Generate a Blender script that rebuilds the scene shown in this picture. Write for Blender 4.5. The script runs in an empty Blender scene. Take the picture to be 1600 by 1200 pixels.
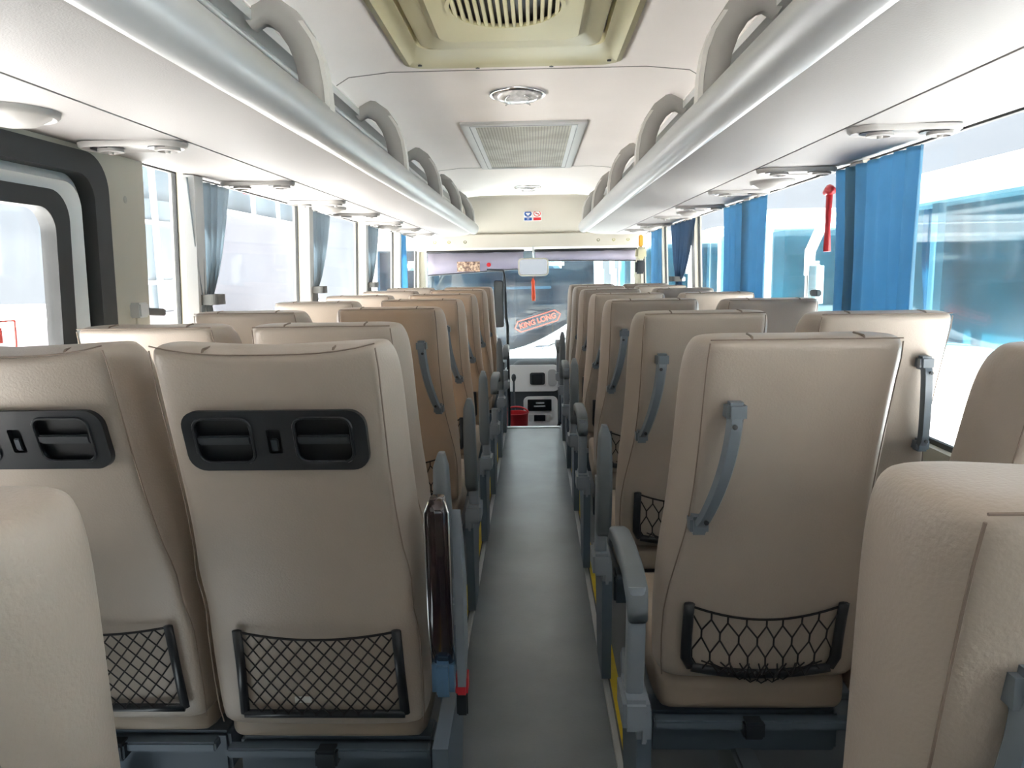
import bpy, bmesh, math, random
from mathutils import Vector, Matrix
random.seed(7)
C = bpy.context.scene.collection
sc = bpy.context.scene
PI = math.pi

# ------------------------------------------------------------------ camera, sky, sun, exposure
cam_d = bpy.data.cameras.new('camera'); cam = bpy.data.objects.new('camera', cam_d); C.objects.link(cam)
cam_d.sensor_width = 36; cam_d.lens = 27; cam_d.clip_start = 0.02; cam_d.clip_end = 300
F = Vector((-0.03080428, 0.98876546, -0.14626673)); R = Vector((0.99946329, 0.02883899, -0.01553839)); U = Vector((0.01114564, 0.14666688, 0.98912315))
m4 = Matrix(((R.x, U.x, -F.x, 0.05), (R.y, U.y, -F.y, 0.0), (R.z, U.z, -F.z, 1.25), (0, 0, 0, 1)))
cam.matrix_world = m4
sc.camera = cam
w = bpy.data.worlds.new('sky'); sc.world = w; w.use_nodes = True
nt = w.node_tree; bg = nt.nodes['Background']
tc = nt.nodes.new('ShaderNodeTexCoord'); sx = nt.nodes.new('ShaderNodeSeparateXYZ'); rp = nt.nodes.new('ShaderNodeValToRGB')
nt.links.new(tc.outputs['Generated'], sx.inputs[0]); nt.links.new(sx.outputs['Z'], rp.inputs[0]); nt.links.new(rp.outputs[0], bg.inputs[0])
rp.color_ramp.elements[0].position = 0.0; rp.color_ramp.elements[0].color = (0.93, 0.96, 1.0, 1)
rp.color_ramp.elements[1].position = 0.6; rp.color_ramp.elements[1].color = (0.80, 0.89, 1.0, 1)
bg.inputs[1].default_value = 0.27
sun_d = bpy.data.lights.new('sun', 'SUN'); sun = bpy.data.objects.new('sun', sun_d); C.objects.link(sun)
sun_d.energy = 27.0; sun_d.angle = math.radians(0.6); sun_d.color = (1.0, 0.95, 0.87)
sun.rotation_euler = Vector((0.55, -0.45, -1.8)).to_track_quat('-Z', 'Y').to_euler()
sc.view_settings.view_transform = 'Standard'; sc.view_settings.look = 'None'
sc.view_settings.exposure = 1.84; sc.view_settings.gamma = 1.0; sc.view_settings.use_curve_mapping = False
sc.cycles.max_bounces = 10; sc.cycles.diffuse_bounces = 6; sc.cycles.glossy_bounces = 4; sc.cycles.transparent_max_bounces = 24
sc.cycles.use_denoising = True; sc.cycles.sample_clamp_indirect = 8; sc.cycles.caustics_reflective = False; sc.cycles.caustics_refractive = False

# ------------------------------------------------------------------ materials
MATS = {}
def mat(name, col, rough=0.5, metal=0.0, var=0.0, vscale=6.0, bump=0.0, bscale=200.0, coat=0.0, transl=None, col2=None):
    if name in MATS: return MATS[name]
    m = bpy.data.materials.new(name); m.use_nodes = True; MATS[name] = m
    n = m.node_tree.nodes; l = m.node_tree.links; b = n['Principled BSDF']
    b.inputs['Base Color'].default_value = (*col, 1); b.inputs['Roughness'].default_value = rough; b.inputs['Metallic'].default_value = metal
    if coat: b.inputs['Coat Weight'].default_value = coat; b.inputs['Coat Roughness'].default_value = 0.1
    tco = n.new('ShaderNodeTexCoord')
    if var:
        nz = n.new('ShaderNodeTexNoise'); nz.inputs['Scale'].default_value = vscale; nz.inputs['Detail'].default_value = 5
        l.new(tco.outputs['Object'], nz.inputs['Vector'])
        r = n.new('ShaderNodeValToRGB'); l.new(nz.outputs['Fac'], r.inputs[0])
        c2 = col2 or tuple(c * (1 - var) for c in col)
        r.color_ramp.elements[0].position = 0.35; r.color_ramp.elements[0].color = (*c2, 1)
        r.color_ramp.elements[1].position = 0.65; r.color_ramp.elements[1].color = (*col, 1)
        l.new(r.outputs[0], b.inputs['Base Color'])
    if bump:
        nb = n.new('ShaderNodeTexNoise'); nb.inputs['Scale'].default_value = bscale; nb.inputs['Detail'].default_value = 2
        l.new(tco.outputs['Object'], nb.inputs['Vector'])
        bp = n.new('ShaderNodeBump'); bp.inputs['Strength'].default_value = bump; bp.inputs['Distance'].default_value = 0.002
        l.new(nb.outputs['Fac'], bp.inputs['Height']); l.new(bp.outputs[0], b.inputs['Normal'])
    if transl:
        tr = n.new('ShaderNodeBsdfTranslucent'); tr.inputs[0].default_value = (*transl, 1)
        mx = n.new('ShaderNodeMixShader'); mx.inputs[0].default_value = 0.45
        out = n['Material Output']; l.new(b.outputs[0], mx.inputs[1]); l.new(tr.outputs[0], mx.inputs[2]); l.new(mx.outputs[0], out.inputs[0])
    return m
def glass(name, tint=(0.9, 0.95, 0.97), refl=0.06, dirt=0.0):
    if name in MATS: return MATS[name]
    m = bpy.data.materials.new(name); m.use_nodes = True; MATS[name] = m
    n = m.node_tree.nodes; l = m.node_tree.links; n.remove(n['Principled BSDF']); out = n['Material Output']
    t = n.new('ShaderNodeBsdfTransparent'); t.inputs[0].default_value = (*tint, 1)
    g = n.new('ShaderNodeBsdfGlossy'); g.inputs['Roughness'].default_value = 0.03
    mx = n.new('ShaderNodeMixShader'); mx.inputs[0].default_value = refl
    l.new(t.outputs[0], mx.inputs[1]); l.new(g.outputs[0], mx.inputs[2])
    last = mx
    if dirt:
        tco = n.new('ShaderNodeTexCoord'); nz = n.new('ShaderNodeTexNoise'); nz.inputs['Scale'].default_value = 3; nz.inputs['Detail'].default_value = 8
        l.new(tco.outputs['Object'], nz.inputs['Vector'])
        r = n.new('ShaderNodeMapRange'); r.inputs[1].default_value = 0.4; r.inputs[2].default_value = 0.75; r.inputs[3].default_value = dirt * 0.3; r.inputs[4].default_value = dirt
        l.new(nz.outputs['Fac'], r.inputs[0])
        d = n.new('ShaderNodeBsdfTranslucent'); d.inputs[0].default_value = (0.8, 0.85, 0.9, 1)
        m2 = n.new('ShaderNodeMixShader'); l.new(r.outputs[0], m2.inputs[0]); l.new(mx.outputs[0], m2.inputs[1]); l.new(d.outputs[0], m2.inputs[2]); last = m2
    l.new(last.outputs[0], out.inputs[0])
    return m
LEATH = mat('beige_leather', (0.44, 0.375, 0.315), 0.42, var=0.08, vscale=5, bump=0.25, bscale=260)
LEATH_T = mat('tan_leather', (0.50, 0.36, 0.25), 0.42, var=0.12, vscale=4, bump=0.25, bscale=260, col2=(0.45, 0.35, 0.27))
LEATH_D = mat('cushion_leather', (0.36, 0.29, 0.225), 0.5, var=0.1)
SEAM = mat('seam_thread', (0.23, 0.18, 0.145), 0.8)
GREYP = mat('grey_plastic', (0.155, 0.18, 0.20), 0.45, bump=0.1, bscale=400)
GREYL = mat('pale_grey_plastic', (0.24, 0.275, 0.31), 0.45)
HANDLE = mat('handle_plastic', (0.15, 0.18, 0.21), 0.35)
BLACK = mat('black_plastic', (0.018, 0.02, 0.024), 0.35)
BLACKN = mat('black_net', (0.012, 0.010, 0.010), 0.8)
RUBBER = mat('black_rubber', (0.02, 0.022, 0.022), 0.55)
STEEL = mat('dark_frame_steel', (0.05, 0.06, 0.07), 0.4, 0.6)
BEAM = mat('blue_grey_paint', (0.11, 0.145, 0.185), 0.5)
BROWN = mat('dark_brown_gloss', (0.014, 0.006, 0.008), 0.12, coat=0.6)
CHROME = mat('chrome', (0.75, 0.76, 0.78), 0.15, 1.0)
ALU = mat('aluminium', (0.66, 0.68, 0.70), 0.35, 0.7)
CEIL = mat('ceiling_vinyl', (0.93, 0.885, 0.855), 0.7, var=0.03, vscale=3, bump=0.2, bscale=300)
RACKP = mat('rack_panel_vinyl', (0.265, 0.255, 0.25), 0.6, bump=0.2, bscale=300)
TUBE = mat('grey_tube', (0.39, 0.40, 0.405), 0.32, 0.15)
BRK = mat('bracket_plastic', (0.33, 0.32, 0.30), 0.5, bump=0.1, bscale=500)
BRKL = mat('pale_bracket_plastic', (0.62, 0.61, 0.58), 0.45)
CREAM = mat('cream_plastic', (0.54, 0.51, 0.44), 0.5, var=0.04, vscale=3)
CREAMD = mat('cream_pillar', (0.46, 0.44, 0.365), 0.5, var=0.05, vscale=3)
ACY = mat('yellowed_plastic', (0.60, 0.56, 0.34), 0.35, var=0.05, vscale=4)
WHITEP = mat('white_plastic', (0.55, 0.56, 0.56), 0.4)
WHITED = mat('white_paint', (0.66, 0.69, 0.69), 0.35)
VINYL = mat('floor_vinyl', (0.195, 0.225, 0.25), 0.30, var=0.3, vscale=2.5, bump=0.15, bscale=120)
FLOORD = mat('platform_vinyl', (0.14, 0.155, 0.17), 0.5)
YEL = mat('yellow_tape', (0.75, 0.55, 0.03), 0.5, var=0.1, vscale=30)
CURT_R = mat('blue_curtain', (0.13, 0.30, 0.43), 0.8, var=0.2, vscale=9, transl=(0.22, 0.47, 0.68))
CURT_L = mat('grey_blue_curtain', (0.33, 0.36, 0.37), 0.8, var=0.12, vscale=9, transl=(0.38, 0.45, 0.50))
GLASS = glass('window_glass', (0.93, 0.96, 0.98), 0.03, 0.015)
WSGLASS = glass('windshield_glass', (0.86, 0.94, 0.96), 0.03, 0.015)
LENS = mat('clear_lens', (0.92, 0.92, 0.92), 0.12, 0.15, var=0.4, vscale=40)
RED = mat('red_plastic', (0.55, 0.03, 0.04), 0.4)
ORANGE = mat('orange_red_tassel', (0.75, 0.08, 0.02), 0.6)
DASHB = mat('dash_black', (0.035, 0.042, 0.05), 0.5)
DASHS = mat('dash_silver', (0.80, 0.81, 0.82), 0.3, 0.1)
SCREEN = mat('dark_screen', (0.01, 0.012, 0.015), 0.15)
LAV = mat('lavender_sunshade', (0.42, 0.39, 0.46), 0.6, transl=(0.42, 0.41, 0.49))

# ------------------------------------------------------------------ mesh helpers
def ident(v): return v
def add_box(bm, x0, x1, y0, y1, z0, z1, bev=0.0, tf=None, seg=2):
    vs = [bm.verts.new((x, y, z)) for x in (x0, x1) for y in (y0, y1) for z in (z0, z1)]
    fs = [bm.faces.new([vs[i] for i in f]) for f in ((0, 1, 3, 2), (4, 6, 7, 5), (0, 4, 5, 1), (2, 3, 7, 6), (0, 2, 6, 4), (1, 5, 7, 3))]
    if bev:
        es = {e for f in fs for e in f.edges}
        r = bmesh.ops.bevel(bm, geom=list(es), offset=bev, segments=seg, affect='EDGES', clamp_overlap=True)
        vs = list({v for v in r['verts']} | {v for v in vs if v.is_valid})
    if tf is not None:
        for v in vs:
            if v.is_valid: v.co = tf @ v.co if isinstance(tf, Matrix) else Vector(tf(v.co))
def add_tube(bm, pts, r, n=8, cap=True, sx=1.0, upv=None):
    pts = [Vector(p) for p in pts]; rings = []; L = len(pts); prev = None
    for i, p in enumerate(pts):
        d = (pts[min(i + 1, L - 1)] - pts[max(i - 1, 0)]).normalized()
        a = Vector(upv) if upv else (prev if prev is not None else (Vector((0, 0, 1)) if abs(d.z) < .9 else Vector((1, 0, 0))))
        u = (a - d * a.dot(d)).normalized(); v = d.cross(u); prev = u
        rr = r[i] if isinstance(r, (list, tuple)) else r
        rings.append([bm.verts.new(p + u * (math.cos(2 * PI * k / n) * rr * sx) + v * (math.sin(2 * PI * k / n) * rr)) for k in range(n)])
    for i in range(L - 1):
        for k in range(n): bm.faces.new((rings[i][k], rings[i][(k + 1) % n], rings[i + 1][(k + 1) % n], rings[i + 1][k]))
    if cap: bm.faces.new(rings[0][::-1]); bm.faces.new(rings[-1])
def loft(bm, rings, closed=True, cap0=True, cap1=True):
    R_ = [[bm.verts.new(p) for p in r] for r in rings]; n = len(R_[0])
    for i in range(len(R_) - 1):
        for k in range(n if closed else n - 1):
            bm.faces.new((R_[i][k], R_[i][(k + 1) % n], R_[i + 1][(k + 1) % n], R_[i + 1][k]))
    if closed and cap0: bm.faces.new(R_[0][::-1])
    if closed and cap1: bm.faces.new(R_[-1])
def rrect(x0, x1, y0, y1, r, n=5):
    o = []
    for cx, cy, a0 in ((x1 - r, y1 - r, 0), (x0 + r, y1 - r, PI / 2), (x0 + r, y0 + r, PI), (x1 - r, y0 + r, 1.5 * PI)):
        for k in range(n + 1): a = a0 + PI / 2 * k / n; o.append((cx + r * math.cos(a), cy + r * math.sin(a)))
    return o
def plate(bm, outer, holes, fn, t0, t1):
    """flat plate with holes; fn(u, v, t) -> point; t0..t1 the thickness"""
    es = []; loops = []
    for lp in [outer] + holes:
        vs = [bm.verts.new(fn(u, v, t0)) for u, v in lp]; loops.append(vs)
        es += [bm.edges.new((vs[i], vs[(i + 1) % len(vs)])) for i in range(len(vs))]
    if holes:
        g = bmesh.ops.triangle_fill(bm, edges=es, use_beauty=True)['geom']; fs = [f for f in g if isinstance(f, bmesh.types.BMFace)]
    else: fs = [bm.faces.new(loops[0])]
    top = {}
    for lp, pts in zip(loops, [outer] + holes):
        for v, (a, b) in zip(lp, pts): top[v] = bm.verts.new(fn(a, b, t1))
    for f in fs: bm.faces.new([top[v] for v in reversed(f.verts)])
    for lp in loops:
        for i in range(len(lp)): a, b = lp[i], lp[(i + 1) % len(lp)]; bm.faces.new((a, b, top[b], top[a]))
def ring_loft(bm, loops3):
    """closed tube-like band through several loops of equal count"""
    R_ = [[bm.verts.new(p) for p in r] for r in loops3]; n = len(R_[0]); m = len(R_)
    for i in range(m):
        for k in range(n): bm.faces.new((R_[i][k], R_[i][(k + 1) % n], R_[(i + 1) % m][(k + 1) % n], R_[(i + 1) % m][k]))
def lathe(bm, prof, n=24, tf=None, cap=True):
    rings = []
    for r, z in prof:
        rings.append([Vector((r * math.cos(2 * PI * k / n), r * math.sin(2 * PI * k / n), z)) for k in range(n)])
    if tf is not None: rings = [[tf @ p for p in r] for r in rings]
    loft(bm, rings, True, cap, cap)
def mesh(name, bm, material, smooth=False, sub=0, angle=None):
    bmesh.ops.recalc_face_normals(bm, faces=bm.faces)
    me = bpy.data.meshes.new(name); bm.to_mesh(me); bm.free()
    for mm in (material if isinstance(material, (list, tuple)) else [material]): me.materials.append(mm)
    if smooth:
        for p in me.polygons: p.use_smooth = True
    if angle:
        for p in me.polygons: p.use_smooth = True
        me.set_sharp_from_angle(angle=math.radians(angle))
    return me
def obj(name, bm_or_me, material=None, parent=None, smooth=False, sub=0, angle=None, label=None, loc=None):
    me = bm_or_me if isinstance(bm_or_me, bpy.types.Mesh) else mesh(name, bm_or_me, material, smooth, sub, angle)
    o = bpy.data.objects.new(name, me); C.objects.link(o)
    if parent: o.parent = parent
    if loc: o.location = loc
    if sub:
        s = o.modifiers.new('sub', 'SUBSURF'); s.levels = sub; s.render_levels = sub
    if label: o['label'] = label
    return o
def tag(o, label, cat, group=None, kind=None):
    o['label'] = label; o['category'] = cat
    if group: o['group'] = group
    if kind: o['kind'] = kind
    return o
def thing(name, label, cat, loc=(0, 0, 0), group=None, rot=(0, 0, 0)):
    o = bpy.data.objects.new(name, None); C.objects.link(o); o.location = loc; o.rotation_euler = rot; o.empty_display_size = .1
    return tag(o, label, cat, group)
def struct(o, label=None):
    o['kind'] = 'structure'
    if label: o['label'] = label
    return o
NB = bmesh.new
def interp(tab, z):
    for (a, *va), (b, *vb) in zip(tab, tab[1:]):
        if z <= b:
            t = max(0, (z - a) / (b - a)); return [p + (q - p) * t for p, q in zip(va, vb)]
    return list(tab[-1][1:])

# ------------------------------------------------------------------ floor
bm = NB(); add_box(bm, -0.185, 0.245, -0.6, 6.08, -0.03, 0.0)
struct(obj('floor', bm, VINYL), 'grey vinyl aisle floor')
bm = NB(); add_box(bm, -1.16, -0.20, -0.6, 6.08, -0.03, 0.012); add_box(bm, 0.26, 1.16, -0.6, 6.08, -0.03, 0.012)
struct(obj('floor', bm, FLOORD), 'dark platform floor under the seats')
bm = NB(); add_box(bm, -1.16, 1.16, 6.085, 8.15, -0.48, -0.45)
struct(obj('floor', bm, FLOORD), 'sunken floor of the driver area')
bm = NB(); add_box(bm, -1.16, 1.16, 6.08, 6.085, -0.45, -0.031)
struct(obj('trim_1', bm, DASHB), 'riser of the step down to the driver area')
for k, (a, b) in enumerate(((-0.20, -0.185), (0.245, 0.26))):
    bm = NB(); add_box(bm, a, b, -0.6, 6.08, -0.03, 0.02, 0.003)
    struct(obj('trim_%d' % (k + 2), bm, ALU), 'aluminium edging strip along the %s of the aisle' % ('left', 'right')[k])
for k, (a, b) in enumerate(((-0.232, -0.206), (0.266, 0.292))):
    bm = NB()
    add_box(bm, a, b, 0.3, 6.0, 0.0125, 0.016)
    tag(obj('floor_tape', bm, YEL), 'yellow warning tape beside the %s edge of the aisle' % ('left', 'right')[k], 'tape')
bm = NB(); add_box(bm, -0.185, 0.245, 6.03, 6.09, 0.001, 0.006, 0.002)
struct(obj('trim_4', bm, ALU), 'bright metal nosing at the front end of the aisle')

# ------------------------------------------------------------------ walls with windows
PIL = [(-0.6, -0.5), (1.28, 1.38), (2.62, 2.72), (3.96, 4.06), (5.30, 5.40), (6.64, 6.74), (7.95, 8.1)]
ZS, ZT = 0.74, 1.60
def wx(s, z):  # inner face of the side wall, leaning in slightly at the top
    return s * (1.155 - 0.03 * max(0, (z - 0.74)) / 0.86)
def wall_fn(s): return lambda u, v, t: Vector((wx(s, v) + s * t, u, v))
# right wall
wins_r = [(a[1], b[0]) for a, b in zip(PIL, PIL[1:])]
bm = NB(); plate(bm, [(-0.6, -0.5), (8.1, -0.5), (8.1, 1.95), (-0.6, 1.95)], [[(a, ZS), (b, ZS), (b, ZT), (a, ZT)] for a, b in wins_r], wall_fn(1), 0, 0.05)
struct(obj('wall_right', bm, CREAMD), 'cream right side wall of the coach')
wins_l = [(2.35, 2.62), (2.72, 3.96), (4.06, 5.30), (5.40, 6.64), (6.74, 7.95)]
bm = NB(); plate(bm, [(-0.6, -0.5), (8.1, -0.5), (8.1, 1.95), (-0.6, 1.95)], [[(a, ZS), (b, ZS), (b, ZT), (a, ZT)] for a, b in wins_l] + [rrect(0.75, 2.10, 0.06, 1.555, 0.09)], wall_fn(-1), 0, 0.05)
struct(obj('wall_left', bm, CREAMD), 'cream left side wall of the coach')
wn = 1
for s, wl in ((1, wins_r), (-1, wins_l)):
    for a, b in wl:
        bm = NB(); fn = wall_fn(s)
        plate(bm, [(a, ZS), (b, ZS), (b, ZT), (a, ZT)], [], fn, 0.028, 0.034)
        o = struct(obj('window_%d' % wn, bm, GLASS), 'side window pane of the coach')
        bm = NB(); plate(bm, [(a, ZS), (b, ZS), (b, ZT), (a, ZT)], [[(a + .006, ZS + .015), (b - .006, ZS + .015), (b - .006, ZT - .012), (a + .006, ZT - .012)]], fn, 0.024, 0.038)
        obj('window_frame', bm, RUBBER, o)
        wn += 1
# inside pillar covers
for s in (1, -1):
    for a, b in PIL[1:6]:
        if s < 0 and a < 2: continue
        bm = NB()
        loft(bm, [[Vector((wx(s, z), a - .005, z)), Vector((wx(s, z) - s * (.004 if s > 0 else .03), a + .015, z)), Vector((wx(s, z) - s * (.004 if s > 0 else .03), b - .015, z)), Vector((wx(s, z), b + .005, z))] for z in (0.5, 0.9, 1.25, 1.585)])
        struct(obj('trim_%d' % (wn), bm, WHITEP, angle=50), 'pale pillar cover between side windows'); wn += 1
# ceiling
bm = NB()
prof = [(-0.66, 1.90), (-0.60, 1.935), (-0.45, 1.95), (0.45, 1.95), (0.60, 1.935), (0.66, 1.90)]
prof2 = [(0.66, 1.99), (-0.66, 1.99)]
loft(bm, [[Vector((x, y, z)) for x, z in prof + prof2] for y in (-0.6, 7.45)])
struct(obj('ceiling', bm, CEIL, angle=40), 'pale vinyl ceiling panels of the coach')
for k, y in enumerate((2.83, 5.42)):
    bm = NB(); loft(bm, [[Vector((x, y + dy, z + dz)) for dy, dz in ((0, -.0015), (.006, -.0015), (.006, .004), (0, .004))] for x, z in prof])
    bm2 = bm; struct(obj('trim_%d' % (40 + k), bm2, mat('seam_dark', (0.25, 0.24, 0.23), 0.8)), 'dark joint across the ceiling panels')
# upper roof slopes behind the racks
for s, nm in ((-1, 'left'), (1, 'right')):
    bm = NB()
    pr = [(0.645, 1.905), (0.70, 1.89), (0.90, 1.82), (1.06, 1.72), (1.125, 1.62), (1.17, 1.62), (1.17, 1.99), (0.645, 1.99)]
    loft(bm, [[Vector((s * x, y, z)) for x, z in pr] for y in (-0.6, 7.6)])
    struct(obj('ceiling', bm, CEIL, angle=40), '%s sloping roof lining above the luggage rack' % nm)
# back wall with an unseen rear window added to light the seat backs
bm = NB(); plate(bm, [(-1.16, -0.5), (1.16, -0.5), (1.16, 1.95), (-1.16, 1.95)], [rrect(-0.8, 0.8, 1.1, 1.56, 0.08)], lambda u, v, t: Vector((u, -0.6 - t, v)), 0, 0.05)
struct(obj('wall_back', bm, CREAMD), 'rear wall of the coach')
bm = NB(); plate(bm, rrect(-0.8, 0.8, 1.1, 1.56, 0.08), [], lambda u, v, t: Vector((u, -0.62 - t, v)), 0, 0.006)
struct(obj('window_30', bm, GLASS), 'unseen rear window pane added to light the seat backs')

# ------------------------------------------------------------------ emergency door (left)
dx = lambda t: (lambda u, v, q: Vector((wx(-1, v) - t - q, u, v)))
dr = thing('door_1', 'white emergency door with black rubber seals in left wall', 'door', (0, 0, 0)); dr['kind'] = 'structure'
def ring(bm, o, i, fn, t0, t1):
    n = len(o); ring_loft(bm, [[fn(u, v, t0) for u, v in o], [fn(u, v, t1) for u, v in o], [fn(u, v, t1) for u, v in i], [fn(u, v, t0) for u, v in i]])
f0 = dx(0)
bm = NB(); ring(bm, rrect(0.73, 2.12, 0.04, 1.572, 0.10, 8), rrect(0.80, 2.05, 0.11, 1.515, 0.07, 8), f0, -0.02, 0.03); obj('outer_seal', bm, RUBBER, dr, angle=40)
bm = NB()
a, b_, c_, d_ = rrect(0.79, 2.06, 0.10, 1.52, 0.07, 8), rrect(0.83, 2.02, 0.14, 1.49, 0.07, 8), rrect(0.85, 2.0, 0.64, 1.475, 0.07, 8), rrect(0.89, 1.95, 0.68, 1.455, 0.07, 8)
ring_loft(bm, [[f0(u, v, 0.03) for u, v in a], [f0(u, v, 0.0) for u, v in b_], [f0(u, v, 0.012) for u, v in c_], [f0(u, v, 0.02) for u, v in d_], [f0(u, v, 0.06) for u, v in d_], [f0(u, v, 0.07) for u, v in a]])
obj('door_frame', bm, WHITED, dr, angle=40)
bm = NB(); ring(bm, rrect(0.88, 1.965, 0.67, 1.465, 0.075, 8), rrect(0.93, 1.905, 0.72, 1.42, 0.06, 8), f0, 0.0, 0.04); obj('window_seal', bm, RUBBER, dr, angle=40)
bm = NB(); plate(bm, rrect(0.92, 1.915, 0.71, 1.43, 0.06), [], f0, 0.02, 0.026); obj('window_pane', bm, GLASS, dr)
# stickers on the door glass, seen from inside
bm = NB(); ring(bm, rrect(1.60, 1.755, 1.085, 1.155, 0.004, 2), rrect(1.604, 1.751, 1.089, 1.151, 0.004, 2), f0, 0.017, 0.0195)
add_box(bm, -0.02, -0.017, 1.61, 1.705, 1.105, 1.14); 
for v in bm.verts:
    if abs(v.co.x) < 0.1: v.co.x += wx(-1, 1.12) + 0.001
tag(obj('window_sticker', bm, mat('red_line', (0.85, 0.12, 0.10), 0.6)), 'red outlined sticker on the emergency door glass', 'sticker')

# latch holder with a black bar on the cream panel
t = thing('hammer_holder', 'white wall bracket holding a black bar beside first left window', 'holder', (-1.13, 2.27, 1.15))
bm = NB(); add_box(bm, -0.02, 0.02, -0.035, 0.02, -0.022, 0.022, 0.005); obj('bracket', bm, WHITEP, t)
bm = NB(); add_box(bm, 0.002, 0.012, -0.005, 0.14, -0.015, 0.008, 0.003, tf=Matrix.Rotation(-0.08, 4, 'X')); obj('bar', bm, BLACK, t)
bm = NB(); add_tube(bm, [(0, -0.02, -0.02), (0, -0.02, -0.045), (0, -0.012, -0.05)], 0.004); obj('hook', bm, CREAMD, t)
bm = NB(); lathe(bm, [(0.014, 0), (0.014, .006), (0.008, .009)], 12, Matrix.Translation((-1.137, 2.24, 1.47)) @ Matrix.Rotation(PI / 2, 4, 'Y'))
tag(obj('screw_cap', bm, mat('dull_cap', (.35, .34, .3), .5)), 'round screw cap on the cream panel behind emergency door', 'cap')

# ------------------------------------------------------------------ luggage racks
def arc_pts():  # bracket centre line in x-z (outer side positive x)
    return [(0.665, 1.885), (0.63, 1.905), (0.595, 1.900), (0.56, 1.875), (0.53, 1.83), (0.512, 1.78), (0.503, 1.72), (0.50, 1.66)]
for s, nm in ((-1, 'left'), (1, 'right')):
    y0, y1 = -0.55, 7.15
    t = thing('luggage_rack', 'long overhead luggage rack with grey front tube along the %s side' % nm, 'luggage rack', (s * 0.7, 3, 1.6), 'overhead luggage racks')
    O = Vector((-s * 0.7, -3, -1.6))
    def P(x, y, z): return Vector((s * x, y, z)) + O
    bm = NB()
    ys = [y0, 2, 4, 6, y1 - .03, y1 - .008, y1]
    # egg-shaped tube profile
    base = [(0.50 + 0.047 * math.cos(a), 1.632 + 0.053 * math.sin(a)) for a in [2 * PI * k / 20 for k in range(20)]]
    rings = []
    for y in ys:
        sc_ = 1 if y < y1 - .02 else (0.93 if y < y1 - .004 else 0.6)
        rings.append([P(0.50 + (x - 0.50) * sc_, y, 1.632 + (z - 1.632) * sc_) for x, z in base])
    loft(bm, rings); obj('rack_tube', bm, TUBE, t, smooth=True)
    bm = NB()   # underside panel, rounded plan at the front
    prof = [(0.52, 1.597), (0.58, 1.587), (0.66, 1.581), (0.74, 1.580), (0.812, 1.582)]
    top = [(0.812, 1.596), (0.52, 1.615)]
    def yend(x): k = (x - 0.5) / 0.33; return y1 + 0.42 * k ** 0.6 if k > 0 else y1
    loft(bm, [[P(x, (y0 if j == 0 else yend(x)), z) for x, z in prof + top] for j in (0, 1)])
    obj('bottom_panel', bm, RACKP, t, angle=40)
    bm = NB()
    for x, z, r in ((0.665, 1.895, 0.016), (0.70, 1.868, 0.010)): add_tube(bm, [P(x, y0, z), P(x, y1 + .2, z)], r, 10)
    add_box(bm, *sorted((P(0.645, 0, 0).x, P(0.70, 0, 0).x)), P(0, y0, 0).y, P(0, y1 + .2, 0).y, 1.875 - 1.6, 1.9 - 1.6)
    obj('ceiling_rail', bm, mat('rail_grey', (0.55, 0.56, 0.55), 0.35, 0.3), t, angle=40)
    bm = NB(); prof = [(0.53, 1.63), (0.60, 1.625), (1.0, 1.625), (1.11, 1.66)]
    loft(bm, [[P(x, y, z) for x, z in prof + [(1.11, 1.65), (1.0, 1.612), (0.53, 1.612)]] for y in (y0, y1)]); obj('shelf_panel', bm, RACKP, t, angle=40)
    for k in range(-1, 5):
        yb = 2.03 + 1.19 * k; A = arc_pts(); rings = []; n = len(A)
        for i, (x, z) in enumerate(A):
            x2, z2 = A[min(i + 1, n - 1)]; x1_, z1_ = A[max(i - 1, 0)]
            d = Vector((x2 - x1_, z2 - z1_)).normalized(); nn = Vector((-d.y, d.x))
            h = 0.034 if 0 < i < n - 1 else 0.03; hy = 0.026 if i > 0 else 0.034
            rings.append([P(x + nn.x * h * a, yb + hy * b, z + nn.y * h * a) for a, b in ((1, .6), (1, -.6), (.6, -1), (-.6, -1), (-1, -.6), (-1, .6), (-.6, 1), (.6, 1))])
        bm = NB(); loft(bm, rings); br = obj('bracket', bm, BRK, t, angle=50)
        bm = NB(); rings = []
        for i, (x, z) in enumerate(A[3:]):
            rings.append([P(x - 0.034 + a * .006, yb + b * .024, z - .002) for a, b in ((1, 1), (1, -1), (-1, -1), (-1, 1))])
        loft(bm, rings); obj('bracket_edge', bm, BRKL, br, angle=50)
# service panel between rack and windows
for s, nm, n_ in ((-1, 'left', 50), (1, 'right', 51)):
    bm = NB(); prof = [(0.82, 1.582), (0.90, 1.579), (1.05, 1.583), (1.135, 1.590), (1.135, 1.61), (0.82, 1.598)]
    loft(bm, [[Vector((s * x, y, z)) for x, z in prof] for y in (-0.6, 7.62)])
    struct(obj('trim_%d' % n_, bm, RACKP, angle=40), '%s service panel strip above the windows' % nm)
    bm = NB(); add_box(bm, *sorted((s * 0.812, s * 0.822)), -0.6, 7.5, 1.586, 1.60)
    struct(obj('trim_%d' % (n_ + 2), bm, mat('seam_black', (0.03, .03, .03), .7)), 'dark joint beside the %s service panel' % nm)
ORD = ['first', 'second', 'third', 'fourth', 'fifth', 'sixth', 'seventh', 'eighth']
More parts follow.
